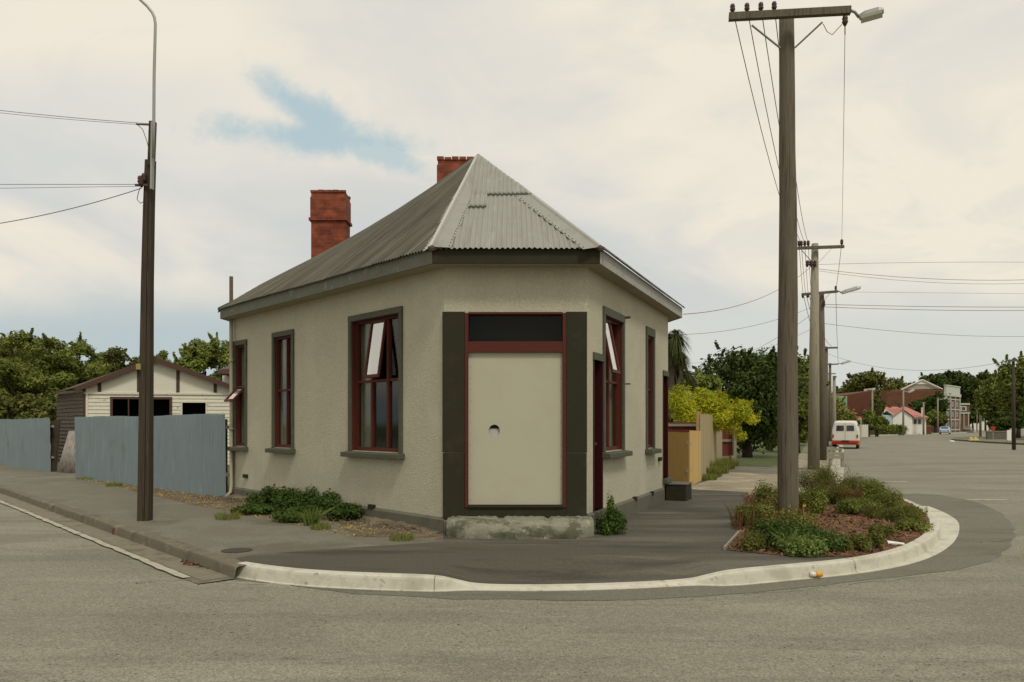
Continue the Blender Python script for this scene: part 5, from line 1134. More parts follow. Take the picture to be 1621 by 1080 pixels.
# ------------------------------------------------------------------ plants and weeds near the shop
def clump(name, x, y, z, r, h, lm, n, size, label, cat='weed', group=None, ncl=14, seed=1, aspect=.5, stems=None, sprig=0, lm2=None):
    rs = np.random.RandomState(seed); t = thing(name, (x, y, z), label, cat, group); cl = []
    for i in range(ncl):
        a = rs.rand()*2*math.pi; q = r*math.sqrt(rs.rand())*.8; hh = h*(.25+.6*rs.rand())*(1-.45*q/r); k = rs.uniform(.26, .46)
        cl.append((x+q*math.cos(a), y+q*math.sin(a), z+hh, k*r, k*r, k*h))
    V, Q = leaves(cl, n, size, aspect, rs=rs); V[:, 2] = np.maximum(V[:, 2], z+.004); arr_obj('leaves', V, Q, lm, t)
    m = MB()
    for c in cl: m.tube([(x+(c[0]-x)*.3, y+(c[1]-y)*.3, z-.01), (c[0], c[1], c[2])], .006, 4)
    m.build('stems', M_bark if not stems else stems, t)
    if sprig:
        V = []; Q = []
        for c in cl:
            for k in range(sprig):
                a = rs.rand()*6.283; b_ = np.array([c[0]+c[3]*.5*math.cos(a), c[1]+c[3]*.5*math.sin(a), c[2]]); tp = b_+np.array([math.cos(a)*.06, math.sin(a)*.06, .10+.13*rs.rand()])*(h/.5)**.5
                for j in range(14):
                    p = b_+(tp-b_)*(.2+.8*j/13); d_ = rs.normal(size=3); d_[2] = abs(d_[2])*.6+.3; d_ /= np.linalg.norm(d_); w_ = np.cross(d_, rs.normal(size=3)); w_ /= np.linalg.norm(w_); l_ = size*1.3*(1.1-.6*j/13)
                    n0 = len(V); V += [p-w_*.003, p+d_*l_*.5-w_*l_*.14, p+d_*l_, p+d_*l_*.5+w_*l_*.14]; Q.append((n0, n0+1, n0+2, n0+3))
        arr_obj('sprigs', np.array(V), np.array(Q), lm2 or lm, t)
    return t
wl = [(425, 806, .34, .42, 'left lobe of dark ivy-like weeds against the shop wall'), (455, 806, .38, .40, 'second clump of dark weeds along the left wall'), (490, 808, .36, .40, 'middle clump of weeds below the wide window'), (518, 812, .38, .40, 'right-hand tall clump of weeds below the wide window'), (548, 822, .24, .28, 'small clump trailing at the right end of the weeds'), (470, 822, .40, .20, 'low spreading weeds in front of the wall clumps'), (400, 812, .30, .16, 'flat weeds at the left tip of the weed patch')]
for i, (px, py, r_, h_, lab) in enumerate(wl):
    x, y = G(px, py, .02); clump('wall_weed', x, y, .01, r_*1.1, h_, LM_weed, 3200, .024, lab, 'weeds', 'weeds along the left wall', seed=70+i, aspect=.75, ncl=20, sprig=3)
x, y = G(493, 832, .0); t = thing('dock_plant', (x, y, 0), 'pale long-leaved weed rosette in front of the wall weeds', 'weed'); V, Q = blades(70, x, y, .0, .10, .30, .018, 1.2); arr_obj('leaves', V, Q, LM_dock, t)
tf = [(360, 822, .16, 'yellow-green grass tuft on the footpath near the downpipe'), (143, 759, .3, 'grass tuft at the foot of the long iron fence'), (181, 770, .16, 'tiny grass tuft by the lamp pole'), (508, 838, .12, 'small flat tuft of grass in the dirt below the weeds'), (636, 855, .14, 'small yellowish grass tuft near the stone step'), (385, 815, .1, 'dry little tuft at the wall base')]
for i, (px, py, r_, lab) in enumerate(tf):
    x, y = G(px, py); t = thing('grass_tuft', (x, y, 0), lab, 'grass tuft', 'grass tufts on the left footpath'); V, Q = blades(260, x, y, 0, r_*1.2, .10+.03*(i == 0), .005, .8); arr_obj('blades', V, Q, LM_grass if i != 5 else LM_dry, t)
for i, (px, py, h_) in enumerate(((172, 764, .55), (180, 766, .34))):
    x, y = G(px, py-3); clump('mallow_stalk', x, y, 0, .07, h_, LM_weed, 160, .03, '%s upright leafy stalk against the iron fence' % ('taller' if i == 0 else 'shorter'), 'weed', ncl=8, seed=80+i)
x, y = G(966, 845); clump('corner_weed', x, y, 0, .22, .40, LM_weed, 2600, .022, 'bright green bushy weed growing beside the narrow red door', 'weed', seed=90, ncl=20, aspect=.6)
x, y = G(966, 842); clump('seedling_stalk', x, y, .25, .07, .36, LM_dock, 260, .02, 'tall pale stalk rising from the bushy weed', 'weed', seed=91, ncl=8)
# right fence grass
for i, (px, py, Z, r_) in enumerate(((1128, 752, 25.5, .5), (1140, 742, 28, .5), (1122, 758, 24, .35), (1152, 740, 30, .4), (1118, 762, 22.5, .3))):
    x, y = X(px, Z), Z; t = thing('grass_clump', (x, y, 0), ['long green grass halfway along the tall paling fence', 'long grass near the far end of the paling fence', 'low grass at the near part of the paling fence', 'grass at the foot of the red gate', 'wispy grass where the low palings begin'][i], 'grass clump', 'grass along the paling fence')
    V, Q = blades(700, x, y, 0, r_, .5-.08*i, .009, .7); arr_obj('blades', V, Q, LM_grass, t)
# ------------------------------------------------------------------ planting bed
bd = [(1300, 778, .62, .85, LM_broom, 'dense dark feathery shrub right of the big pole', 5200), (1345, 785, .60, .70, LM_olive, 'brownish feathery shrub in the middle back of the bed', 4200), (1385, 790, .50, .60, LM_mid, 'green feathery shrub at the back right of the bed', 3600),
      (1408, 800, .42, .42, LM_broom, 'low spreading shrub inside the far kerb curve', 2600), (1435, 818, .40, .34, LM_broom, 'ground-hugging shrub along the right-hand kerb', 2400), (1360, 806, .40, .36, LM_mid, 'low green shrub in front of the brownish one', 2300), (1395, 812, .34, .26, LM_broom, 'low mound of feathery leaves near the bare mulch', 1800), (1445, 832, .24, .2, LM_mid, 'small green shrub at the inner edge of the kerb tip', 1200),
      (1215, 800, .42, .66, LM_mid, 'leafy shrub just left of the big pole', 3200), (1275, 805, .36, .62, LM_mid, 'shrub with yellowing leaves hugging the pole foot', 2400), (1232, 858, .40, .46, LM_weed, 'broad-leaved green weed in front of the pole', 2600), (1290, 862, .36, .36, LM_weed, 'dense low green plant at the front right of the pole', 2600),
      (1262, 868, .34, .34, LM_dock, 'pale leafy weed at the front edge of the bed', 1700), (1192, 862, .20, .24, LM_broom, 'small dark tuft at the left front corner of the bed', 1200),
      (1196, 825, .34, .46, LM_mid, 'scrubby plant at the left edge of the bed', 2000), (1252, 845, .34, .5, LM_mid, 'weedy growth right at the foot of the big pole', 2200), (1322, 790, .4, .5, LM_broom, 'dark lump of foliage between the back shrubs', 2400)]
for i, (px, py, r_, h_, lm, lab, n) in enumerate(bd):
    x, y = G(px, py+8); clump('bed_shrub', x, y, .01, r_*.98, h_*.82, lm, int(n*1.7), .019, lab, 'shrub', 'plants in the kerb bed', seed=100+i, ncl=20, sprig=5, lm2=LM_rust if i in (1, 8, 9, 15, 16) else None, aspect=.35 if lm is LM_broom or lm is LM_olive else .6)
for i, (px, py, r_, lab) in enumerate(((1361, 868, .17, 'front left dwarf conifer on the mulch'), (1398, 848, .19, 'rear dwarf conifer mound on the mulch'), (1385, 864, .13, 'smallest dwarf conifer between the other two'), (1345, 868, .13, 'leftmost tiny conifer mound'))):
    x, y = G(px, py+4); clump('dwarf_conifer', x, y, .01, r_, .20, LM_broom, 2000, .014, lab, 'dwarf conifer', 'dwarf conifers on the mulch', seed=130+i, ncl=16)
for i, (px, py, n) in enumerate(((1190, 830, 150), (1203, 820, 170), (1240, 852, 170), (1258, 842, 160), (1180, 838, 60), (1345, 800, 170))):
    x, y = G(px, py); t = thing('rusty_weed', (x, y, 0), ['clump of rusty seeding stalks at the left of the bed', 'tallest rusty stalks left of the pole', 'rust-brown stalks directly in front of the pole', 'rusty stalks at the right foot of the pole', 'sparse rusty stalks overhanging the footpath', 'reddish stalks above the brownish shrub'][i], 'weed', 'rusty seeding weeds in the bed')
    V, Q = blades(n, x, y, 0, .2, .42, .005, .5, np.random.RandomState(i)); arr_obj('stalks', V, Q, LM_rust, t)
x, y = G(1253, 875); t = thing('broad_leaf_plant', (x, y, 0), 'single pale broad leaf plant at the very front of the bed', 'weed'); V, Q = blades(26, x, y, 0, .06, .28, .045, .9); arr_obj('leaves', V, Q, LM_dock, t)
m = MB(); rs = np.random.RandomState(8)
for k in range(60):
    pass
# yellow blossoms
for i, (px, py) in enumerate(((1273, 800), (1266, 822), (1219, 822), (1212, 843))):
    p = ipt(px, py, 11.6 if px > 1230 else 11.3); m = MB()
    for k in range(5): a = k*1.26; m.quad(p, p+Vector((math.cos(a)*.018, -.01, math.sin(a)*.018)), p+Vector((math.cos(a+.5)*.028, -.01, math.sin(a+.5)*.028)), p+Vector((math.cos(a+1)*.018, -.01, math.sin(a+1)*.018)))
    m.tube([p+Vector((0, .01, -.0)), p+Vector((0, .03, -.35)), p+Vector((0, .03, -p.z))], .004, 4)
    tag(m.build('yellow_flower', mat('yellow_petals', (0.60, 0.40, 0.03), .6)), ['yellow bloom at the right side of the pole', 'small yellow bloom low right of the pole', 'yellow bloom left of the pole among rusty stalks', 'lowest yellow bloom at the left of the bed'][i], 'flower', 'yellow flowers in the bed')
# bark chips
def chips(name, poly, n, s, mt, z, lab, seed):
    rs = np.random.RandomState(seed); P = np.array([(p[0], p[1]) for p in poly]); lo, hi = P.min(0), P.max(0); pts = []
    while len(pts) < n:
        x, y = lo+(hi-lo)*rs.rand(2); c = False; j = len(P)-1
        for i in range(len(P)):
            if (P[i][1] > y) != (P[j][1] > y) and x < (P[j][0]-P[i][0])*(y-P[i][1])/(P[j][1]-P[i][1])+P[i][0]: c = not c
            j = i
        if c: pts.append((x, y))
    pts = np.array(pts); a = rs.rand(n)*math.pi*2; sz = s*(.5+rs.rand(n)); c_, s_ = np.cos(a), np.sin(a); ti = rs.normal(size=(n, 2))*.35
    V = []
    for u, v in ((-1, -.4), (1, -.3), (1, .4), (-1, .3)):
        dx = (u*c_-v*s_)*sz; dy = (u*s_+v*c_)*sz; V.append(np.stack([pts[:, 0]+dx, pts[:, 1]+dy, z+.012+dx*ti[:, 0]+dy*ti[:, 1]], 1))
    V = np.stack(V, 1).reshape(-1, 3); o = arr_obj(name, V, np.arange(4*n).reshape(n, 4), mt); tag(o, lab, kind='stuff'); return o
LM_chip = leafmat('bark_chips', (0.050, 0.024, 0.010), (0.300, 0.165, 0.080), 0.0, (0.48, 0.34, 0.2))
chips('bark_chips', BED, 9000, .022, LM_chip, .008, 'loose red-brown bark chips covering the kerb bed', 1)
dl = [G(285, 890, -.15), G(380, 890, -.15), G(382, 905, -.15), G(330, 903, -.15), G(290, 897, -.15)]
LM_litter = leafmat('fallen_leaf_litter', (0.056, 0.024, 0.012), (0.220, 0.100, 0.050), 0.0)
chips('fallen_leaves', dl, 420, .024, LM_litter, -.135, 'brown fallen leaves gathered in the gutter by the kerb end', 2)
dv = [FL.pt(.1, .1, 0), FL.pt(sL, .1, 0), FL.pt(sL, .8, 0), FL.pt(.4, .5, 0)]
chips('dirt_rubble', [(p.x, p.y) for p in dv], 1500, .018, leafmat('rubble_bits', (0.040, 0.032, 0.024), (0.200, 0.165, 0.115), 0.0, (.3, .26, .2)), .02, 'small stones and dry crumbs along the wall base', 3)
dd_ = [(p.x, p.y) for p in (FL.pt(-.1, .25, 0), FL.pt(sL+8, .25, 0), FL.pt(sL+8, 1.2, 0), FL.pt(.5, 1.3, 0))]
chips('dry_grass_litter', dd_, 2500, .016, LM_dry, .004, 'thin dry straw scattered on the dirt verge', 4)
# timber edging at the left of the bed
m = MB(); a = G(1170, 845); b = G(1147, 871); m.bar((a[0], a[1], .02), (b[0], b[1], .02), .03, .05); tag(m.build('bed_edging', M_rail), 'thin pale timber edging at the left side of the bed', 'edging')
# litter and cover
y = 8.86; x = X(1291, y); m = MB(); a = Vector((x-.075, y-.03, -.10)); b = Vector((x+.065, y-.02, -.10)); t = thing('drink_can', (x, y, -.135), 'crushed yellow and white drink can lying in the gutter', 'can')
m.tube([a.lerp(b, .42), a.lerp(b, .7), b], [.034, .032, .030], 12); m.build('can_body', mat('yellow_can', (0.62, 0.33, 0.04), .35), t, True); m = MB(); m.tube([a, a.lerp(b, .42)], [.028, .033], 12); m.build('can_end', mat('white_can', (0.65, 0.62, 0.52), .4), t, True)
x, y = G(1418, 863); m = MB(); m.hexa([(x-.10, y, .01), (x+.09, y-.06, .01), (x+.11, y, .01), (x-.08, y+.07, .01), (x-.1, y, .03), (x+.09, y-.06, .022), (x+.11, y, .03), (x-.08, y+.07, .05)]); tag(m.build('paper_scrap', mat('white_paper', (0.7, 0.7, 0.62), .7)), 'white paper scrap on the mulch near the kerb', 'paper')
x, y = G(375, 872); m = MB(); m.lathe((x, y, .0015), [(.19, 0), (.19, .008), (.15, .011)], 20); tag(m.build('utility_cover', mat('iron_cover', (0.055, 0.045, 0.035), .8)), 'round dark iron cover set in the footpath near the kerb end', 'cover')
x, y = G(1507, 700, -.15); m = MB(); m.lathe((x, y, -.15), [(.05, 0), (.25, .03), (.22, .14), (.04, .18)], 8); tag(m.build('road_litter', MATS['white_paper']), 'white scrap lying in the middle of the distant road', 'litter')
for i, (px, py) in enumerate(((180, 822), (140, 812))):
    pass
m = MB(); p = kl0+kdir*4.6+kn*.22; m.hexa([(p.x, p.y, -.13), (p.x+.05, p.y, -.13), (p.x+.05, p.y+.01, -.13), (p.x, p.y+.01, -.13), (p.x-.01, p.y+.01, -.04), (p.x+.03, p.y+.03, -.03), (p.x+.03, p.y+.035, -.03), (p.x-.01, p.y+.015, -.04)]); tag(m.build('dead_leaf', mat('dead_leaf', (0.10, 0.045, 0.025), .8)), 'curled brown leaf standing against the old kerb', 'leaf')

# ------------------------------------------------------------------ vehicles
def loft(m, secs):
    b = len(m.v); n = len(secs[0])
    for s_ in secs: m.v += [tuple(p) for p in s_]
    for i in range(len(secs)-1):
        for k in range(n): m.f.append((b+i*n+k, b+i*n+(k+1) % n, b+(i+1)*n+(k+1) % n, b+(i+1)*n+k))
    m.f.append(tuple(b+k for k in reversed(range(n)))); m.f.append(tuple(b+(len(secs)-1)*n+k for k in range(n)))
class Local:      # vehicle frame: +y is forward, rear faces -y
    def __init__(s, x, y, z, yaw): s.o = Vector((x, y, z)); s.c, s.s = math.cos(yaw), math.sin(yaw)
    def __call__(s, x, y, z): return s.o+Vector((x*s.c-y*s.s, x*s.s+y*s.c, z))
M_tyre = mat('tyre_rubber', (0.02, 0.02, 0.02), .8); M_carglass = mat('car_window', (0.03, 0.035, 0.035), .1, spec=.8)
M_vanw = mat('van_white_paint', (0.66, 0.63, 0.54), .35, .03); M_vanr = mat('van_red_paint', (0.42, 0.085, 0.03), .4, .05); M_chrome = mat('chrome', (0.5, 0.5, 0.5), .25, metal=1); M_lampr = mat('red_lamp', (0.35, 0.02, 0.015), .3)
def wheels(T, q, tw, ys, r):
    for sx in (-1, 1):
        for y_ in ys:
            m = MB(); m.tube([q(sx*(tw-.17), y_, r), q(sx*tw, y_, r)], r, 16); w_ = m.build('wheel', M_tyre, T, False); m = MB(); m.tube([q(sx*(tw+.001), y_, r), q(sx*(tw+.012), y_, r)], r*.55, 12); m.build('rim', M_chrome, w_)
def van(x, y, yaw):
    T = thing('parked_van', (x, y, -.15), 'white van with orange-red lower body parked at the left kerb, rear facing the camera', 'van'); q = Local(x, y, -.15, yaw)
    def sec(y_, wb, wt, zb, zt, r=.16):
        pts = []; mid = zb+(zt-zb)*.55
        for px_, pz in ((-wb, zb), (-wb-.01, mid*.6+zb*.4), (-wb*.99, mid), (-wt, zt-r), (-wt+r*.5, zt-r*.2), (-wt+r*1.4, zt), (wt-r*1.4, zt), (wt-r*.5, zt-r*.2), (wt, zt-r), (wb*.99, mid), (wb+.01, mid*.6+zb*.4), (wb, zb)): pts.append(q(px_, y_, pz))
        return pts
    m = MB(); loft(m, [sec(-2.05, .84, .66, .60, 1.86), sec(-1.98, .89, .74, .58, 1.95), sec(-1.6, .9, .76, .58, 2.02), sec(.6, .9, .76, .58, 2.02), sec(1.2, .9, .72, .58, 1.95), sec(1.75, .88, .66, .58, 1.35, .1), sec(2.1, .82, .62, .58, 1.05, .1)]); b = m.build('body', M_vanw, T, False, bevel=.02)
    m = MB(); loft(m, [sec(-2.08, .85, .86, .32, .60, .05), sec(-2.0, .905, .91, .30, .61, .05), sec(1.9, .905, .91, .30, .61, .05), sec(2.14, .83, .83, .32, .60, .05)]); m.build('lower_body', M_vanr, T)
    for sx in (-1, 1):
        m = MB(); a, c_ = (.08, .60) if sx > 0 else (-.60, -.08); m.hexa([q(a, -2.075, 1.28), q(c_, -2.075, 1.28), q(c_, -2.03, 1.28), q(a, -2.03, 1.28), q(a*.96, -2.055, 1.68), q(c_*.96, -2.055, 1.68), q(c_*.96, -2.0, 1.68), q(a*.96, -2.0, 1.68)]); m.build('rear_window', M_carglass, T, bevel=.02)
        m = MB(); m.box(0, 0, 0, 0, 0, 0) if False else m.hexa([q(sx*.80-.05, -2.10, .80), q(sx*.80+.05, -2.10, .80), q(sx*.80+.05, -2.03, .80), q(sx*.80-.05, -2.03, .80), q(sx*.80-.05, -2.10, 1.02), q(sx*.80+.05, -2.10, 1.02), q(sx*.80+.05, -2.03, 1.02), q(sx*.80-.05, -2.03, 1.02)]); m.build('tail_light', M_lampr, T)
        for y0, y1 in ((-1.7, -.7), (-.6, .4), (.5, 1.1)):
            m = MB(); m.hexa([q(sx*.875, y0, 1.30), q(sx*.875, y1, 1.30), q(sx*.80, y1, 1.30), q(sx*.80, y0, 1.30), q(sx*.805, y0, 1.74), q(sx*.805, y1, 1.74), q(sx*.72, y1, 1.74), q(sx*.72, y0, 1.74)]); m.build('side_window', M_carglass, T)
    m = MB(); m.hexa([q(-.8, -2.17, .42), q(.8, -2.17, .42), q(.8, -2.08, .42), q(-.8, -2.08, .42), q(-.8, -2.17, .52), q(.8, -2.17, .52), q(.8, -2.08, .52), q(-.8, -2.08, .52)]); m.build('bumper', M_lampr, T)
    m = MB(); m.hexa([q(-.25, -2.19, .5), q(.25, -2.19, .5), q(.25, -2.16, .5), q(-.25, -2.16, .5), q(-.25, -2.19, .61), q(.25, -2.19, .61), q(.25, -2.16, .61), q(-.25, -2.16, .61)]); m.build('number_plate', M_tyre, T)
    m = MB(); m.hexa([q(-.01, -2.07, .7), q(.01, -2.07, .7), q(.01, -2.05, .7), q(-.01, -2.05, .7), q(-.01, -2.065, 1.85), q(.01, -2.065, 1.85), q(.01, -2.04, 1.85), q(-.01, -2.04, 1.85)]); m.build('door_seam', M_rail, T)
    wheels(T, q, .86, (-1.25, 1.25), .33)
yaw = -math.atan2(.413, 1)
van(X(1349, 56.5), 57.5, -.44)
def car(x, y, yaw, body, label, hatch=False):
    T = thing('parked_car', (x, y, -.15), label, 'car', 'cars parked down the street'); q = Local(x, y, -.15, yaw)
    def sec(y_, w, zb, zt, wt=None): wt = wt or w*.94; return [q(-w, y_, zb), q(-w-.02, y_, (zb+zt)/2), q(-wt, y_, zt), q(wt, y_, zt), q(w+.02, y_, (zb+zt)/2), q(w, y_, zb)]
    m = MB(); loft(m, [sec(-2.1, .74, .38, .80), sec(-2.0, .8, .28, .90), sec(-1.2, .83, .25, .93), sec(.9, .83, .25, .92), sec(1.8, .8, .27, .82), sec(2.1, .72, .36, .70)]); m.build('body', body, T)
    m = MB(); loft(m, [sec(-1.45, .76, .92, .93, .72), sec(-1.0, .76, .92, 1.33, .60), sec(.3, .76, .92, 1.36, .60), sec(.95, .76, .9, .93, .70)]); m.build('cabin', body, T)
    m = MB(); m.hexa([q(-.62, -1.40, .98), q(.62, -1.40, .98), q(.60, -1.3, .98), q(-.60, -1.3, .98), q(-.53, -1.06, 1.29), q(.53, -1.06, 1.29), q(.5, -1, 1.28), q(-.5, -1, 1.28)]); m.build('rear_window', M_carglass, T)
    m = MB(); m.hexa([q(-.60, .85, .97), q(.60, .85, .97), q(.62, .96, .97), q(-.62, .96, .97), q(-.52, .30, 1.3), q(.52, .30, 1.3), q(.54, .42, 1.3), q(-.54, .42, 1.3)]); m.build('windscreen', M_carglass, T)
    for sx in (-1, 1):
        m = MB(); m.hexa([q(sx*.77, -1.05, .97), q(sx*.77, .65, .97), q(sx*.74, .65, .97), q(sx*.74, -1.05, .97), q(sx*.625, -.9, 1.3), q(sx*.625, .28, 1.3), q(sx*.6, .28, 1.3), q(sx*.6, -.9, 1.3)]); m.build('side_window', M_carglass, T)
        m = MB(); m.hexa([q(sx*.62-.12, -2.12, .6), q(sx*.62+.12, -2.12, .6), q(sx*.62+.12, -2.05, .6), q(sx*.62-.12, -2.05, .6), q(sx*.62-.12, -2.10, .75), q(sx*.62+.12, -2.10, .75), q(sx*.62+.12, -2.05, .75), q(sx*.62-.12, -2.05, .75)]); m.build('tail_light', M_lampr, T)
    m = MB(); m.hexa([q(-.78, -2.2, .38), q(.78, -2.2, .38), q(.78, -2.08, .38), q(-.78, -2.08, .38), q(-.78, -2.2, .50), q(.78, -2.2, .50), q(.78, -2.08, .50), q(-.78, -2.08, .50)]); m.build('bumper', M_chrome, T)
    wheels(T, q, .82, (-1.25, 1.3), .3)
car(X(1491, 140), 139, -.55, mat('pale_blue_paint', (0.36, 0.50, 0.62), .35), 'pale blue car parked at the bend in the street')
car(X(1528, 185), 184, -.62, mat('brown_car_paint', (0.30, 0.25, 0.21), .35), 'brown car parked farther on in front of the brick annex')

# ------------------------------------------------------------------ distant buildings
M_bk = brick_mat('distant_brick', (0.21, 0.088, 0.045), (0.165, 0.066, 0.035), (0.15, 0.09, 0.06)); M_bkred = mat('deep_red_brick', (0.120, 0.045, 0.026), .9, .25, .6)
M_tiles = mat('red_roof_paint', (0.36, 0.075, 0.035), .6, .1, 1); M_pink = mat('faded_pink_roof', (0.42, 0.17, 0.13), .6, .12, 1); M_wall = mat('house_white', (0.72, 0.70, 0.62), .7, .04, 1); M_wallc = mat('house_cream', (0.40, 0.37, 0.25), .8, .06, 1)
M_cornice = mat('pale_green_render', (0.47, 0.49, 0.42), .8, .05, 1); M_greeniron = mat('green_iron_wall', (0.24, 0.34, 0.22), .7, .05, 1); M_blue = mat('pale_blue_boards', (0.42, 0.55, 0.56), .7, .05, 1); M_winf = mat('far_window', (0.04, 0.05, 0.055), .2, spec=.6); M_grit = mat('pale_grey_roof', (0.33, 0.31, 0.25), .7, .1, .5)
def bx(root, nm, mt, px0, px1, py0, py1, Z, dep=6.0, oy=0):
    m = MB(); m.box(X(px0, Z), X(px1, Z), Z+oy, Z+dep, H(py1, Z) if py1 < 1000 else -.2, H(py0, Z)); return m.build(nm, mt, root)
def gab(root, nm, mt, pxa, pxp, pxb, pye, pyp, Z, dep, ov=.3, th=.12):
    m = MB(); a, p, b = ipt(pxa, pye, Z), ipt(pxp, pyp, Z), ipt(pxb, pye, Z)
    for u, v in ((a, p), (p, b)): m.hexa([u+Vector((0, -ov, 0)), v+Vector((0, -ov, 0)), v+Vector((0, dep, 0)), u+Vector((0, dep, 0)), u+Vector((0, -ov, th)), v+Vector((0, -ov, th)), v+Vector((0, dep, th)), u+Vector((0, dep, th))])
    return m.build(nm, mt, root)
def hip(root, nm, mt, px0, px1, pye, pyr, Z, dep, fx=.25):
    x0, x1 = X(px0, Z), X(px1, Z); ze, zr = H(pye, Z), H(pyr, Z); w = x1-x0; m = MB()
    P = [(x0, Z-.3, ze), (x1, Z-.3, ze), (x1, Z+dep, ze), (x0, Z+dep, ze), (x0+w*fx, Z+dep/2, zr), (x1-w*fx, Z+dep/2, zr)]
    m.add(P, [(0, 1, 5, 4), (1, 2, 5), (2, 3, 4, 5), (3, 0, 4), (0, 1, 2, 3)]); return m.build(nm, mt, root)
def b_obj(name, px, Z, label, cat): return thing(name, (X(px, Z), Z, -.1), label, cat)
# red-roofed house nearest the van
t = b_obj('house', 1330, 96, 'cream house with bright red hipped roof behind the parked van', 'house')
bx(t, 'wall', M_wallc, 1296, 1348, 655, 1080, 96, 9); hip(t, 'roof', M_tiles, 1290, 1357, 655, 635, 96, 9.5, .42)
bx(t, 'porch_roof', M_tiles, 1345, 1364, 659, 661.5, 95.5, 4); bx(t, 'porch', M_wallc, 1348, 1364, 661.5, 1080, 96.5, 3); bx(t, 'window', M_winf, 1353, 1362, 665, 672, 96.4, .2)
t = b_obj('workshop', 1340, 125, 'green iron-clad building end above the red roof', 'building'); bx(t, 'wall', M_greeniron, 1318, 1341, 627, 1080, 124, 8)
t = b_obj('brick_hall', 1360, 128, 'deep red brick building with a sloping parapet behind the red-roofed house', 'building')
m = MB(); a, b = X(1339.5, 126), X(1383, 126); m.hexa([(a, 126, -.2), (b, 126, -.2), (b, 140, -.2), (a, 140, -.2), (a, 126, H(625.5, 126)), (b, 126, H(618, 126)), (b, 140, H(618, 126)), (a, 140, H(625.5, 126))]); m.build('wall', M_bkred, t)
bx(t, 'parapet', M_wall, 1384, 1391, 618, 665, 126, 3); bx(t, 'parapet_cap', M_wall, 1382.5, 1392.5, 614.5, 618, 125.8, 3.4)
# white house with pink roof
t = b_obj('house', 1430, 134, 'white weatherboard house with faded pink roofs and a front gable', 'house'); Zh = 132
bx(t, 'wall', M_wall, 1398, 1466, 661, 1080, Zh+2.5, 7); hip(t, 'roof', M_pink, 1392, 1470, 661, 643, Zh+2, 9, .2)
m = MB(); x0, x1 = X(1413, Zh), X(1444, Zh); m.add([(x0, Zh, -.2), (x1, Zh, -.2), (x1, Zh, H(660, Zh)), (X(1428, Zh), Zh, H(649, Zh)), (x0, Zh, H(660, Zh)), (x0, Zh+4, -.2), (x1, Zh+4, -.2), (x1, Zh+4, H(660, Zh)), (X(1428, Zh), Zh+4, H(649, Zh)), (x0, Zh+4, H(660, Zh))], [(0, 1, 2, 3, 4), (0, 4, 9, 5), (1, 2, 7, 6)]); m.build('front_gable', M_wall, t)
gab(t, 'gable_roof', M_pink, 1411, 1428, 1447, 661.5, 648, Zh, 5)
for a, b in ((1447, 1451), (1454, 1458)): bx(t, 'window', M_winf, a, b, 664, 671, Zh+2.4, .2)
m = MB(); m.box(X(1424, Zh+6), X(1427, Zh+6), Zh+6, Zh+6.6, 3, H(638, Zh+6)); m.build('chimney', M_bkred, t); m = MB(); m.box(X(1408, Zh+6), X(1411, Zh+6), Zh+6, Zh+6.6, 3, H(641, Zh+6)); m.build('chimney', M_bkred, t)
bx(t, 'bargeboard', M_wall, 1459, 1461, 645, 659, Zh+1.6, .2)
t = b_obj('house', 1405, 130, 'small pale blue house wing with a white gable left of the white house', 'house'); bx(t, 'wall', M_blue, 1396, 1412, 657, 1080, 129, 5); gab(t, 'roof', M_wall, 1394, 1402, 1414, 658, 650, 129, 5); bx(t, 'window', M_winf, 1400, 1406, 664, 671, 128.9, .2)
# big brick block with pale roof
t = b_obj('brick_warehouse', 1450, 190, 'long brown brick warehouse with a pale gabled roof rising above the houses', 'building'); Zw = 185
m = MB(); a, b = X(1411, Zw), X(1497, Zw); m.hexa([(a, Zw, -.2), (b, Zw, -.2), (b, Zw+30, -.2), (a, Zw+30, -.2), (a, Zw, H(617, Zw)), (b, Zw, H(617, Zw)), (b, Zw+30, H(617, Zw)), (a, Zw+30, H(617, Zw))]); m.build('wall', M_bk, t)
m = MB(); c_ = Zw+6; m.add([ipt(1427, 617, c_), ipt(1491, 615.5, c_), ipt(1460, 601, c_), ipt(1440, 609, c_), ipt(1427, 617, c_+18), ipt(1491, 615.5, c_+18), ipt(1460, 601, c_+18), ipt(1440, 609, c_+18)], [(0, 1, 2, 3), (1, 2, 6, 5), (2, 3, 7, 6), (3, 0, 4, 7)]); m.build('roof', M_grit, t)
m = MB(); m.bar(ipt(1426, 617, c_-.4), ipt(1460, 601, c_-.4), .3, .2); m.bar(ipt(1460, 601, c_-.4), ipt(1492, 616, c_-.4), .3, .2); m.build('bargeboard', M_wall, t); m = MB(); m.add([ipt(1446, 608.5, c_-.2), ipt(1470, 608.5, c_-.2), ipt(1460, 603, c_-.2)], [(0, 1, 2)]); m.build('gable_light', M_wall, t)
t = b_obj('brick_factory', 1508, 170, 'tall three-storey red brick factory front with a pale green cornice', 'building'); Zf = 168
m = MB(); x0, x1 = X(1497, Zf), X(1518.5, Zf+9); FF = Frame((x0, Zf), (x1-x0, 9), (9, -(x1-x0))); LF = math.hypot(x1-x0, 9); hF = H(618, Zf)
m.hexa([FF.pt(0, 0, -.2), FF.pt(LF, 0, -.2), FF.pt(LF, -12, -.2), FF.pt(0, -12, -.2), FF.pt(0, 0, hF), FF.pt(LF, 0, hF), FF.pt(LF, -12, hF), FF.pt(0, -12, hF)]); m.build('wall', M_bk, t)
m = MB(); h2 = H(609, Zf); m.fbox(FF, -.25, LF+.25, -.4, .35, hF-1.2, hF-.55); m.fbox(FF, -.1, LF+.1, -.3, .15, hF-.55, h2-.25); m.fbox(FF, -.2, LF+.2, -.35, .25, h2-.25, h2); m.build('cornice', M_cornice, t)
nf = 3
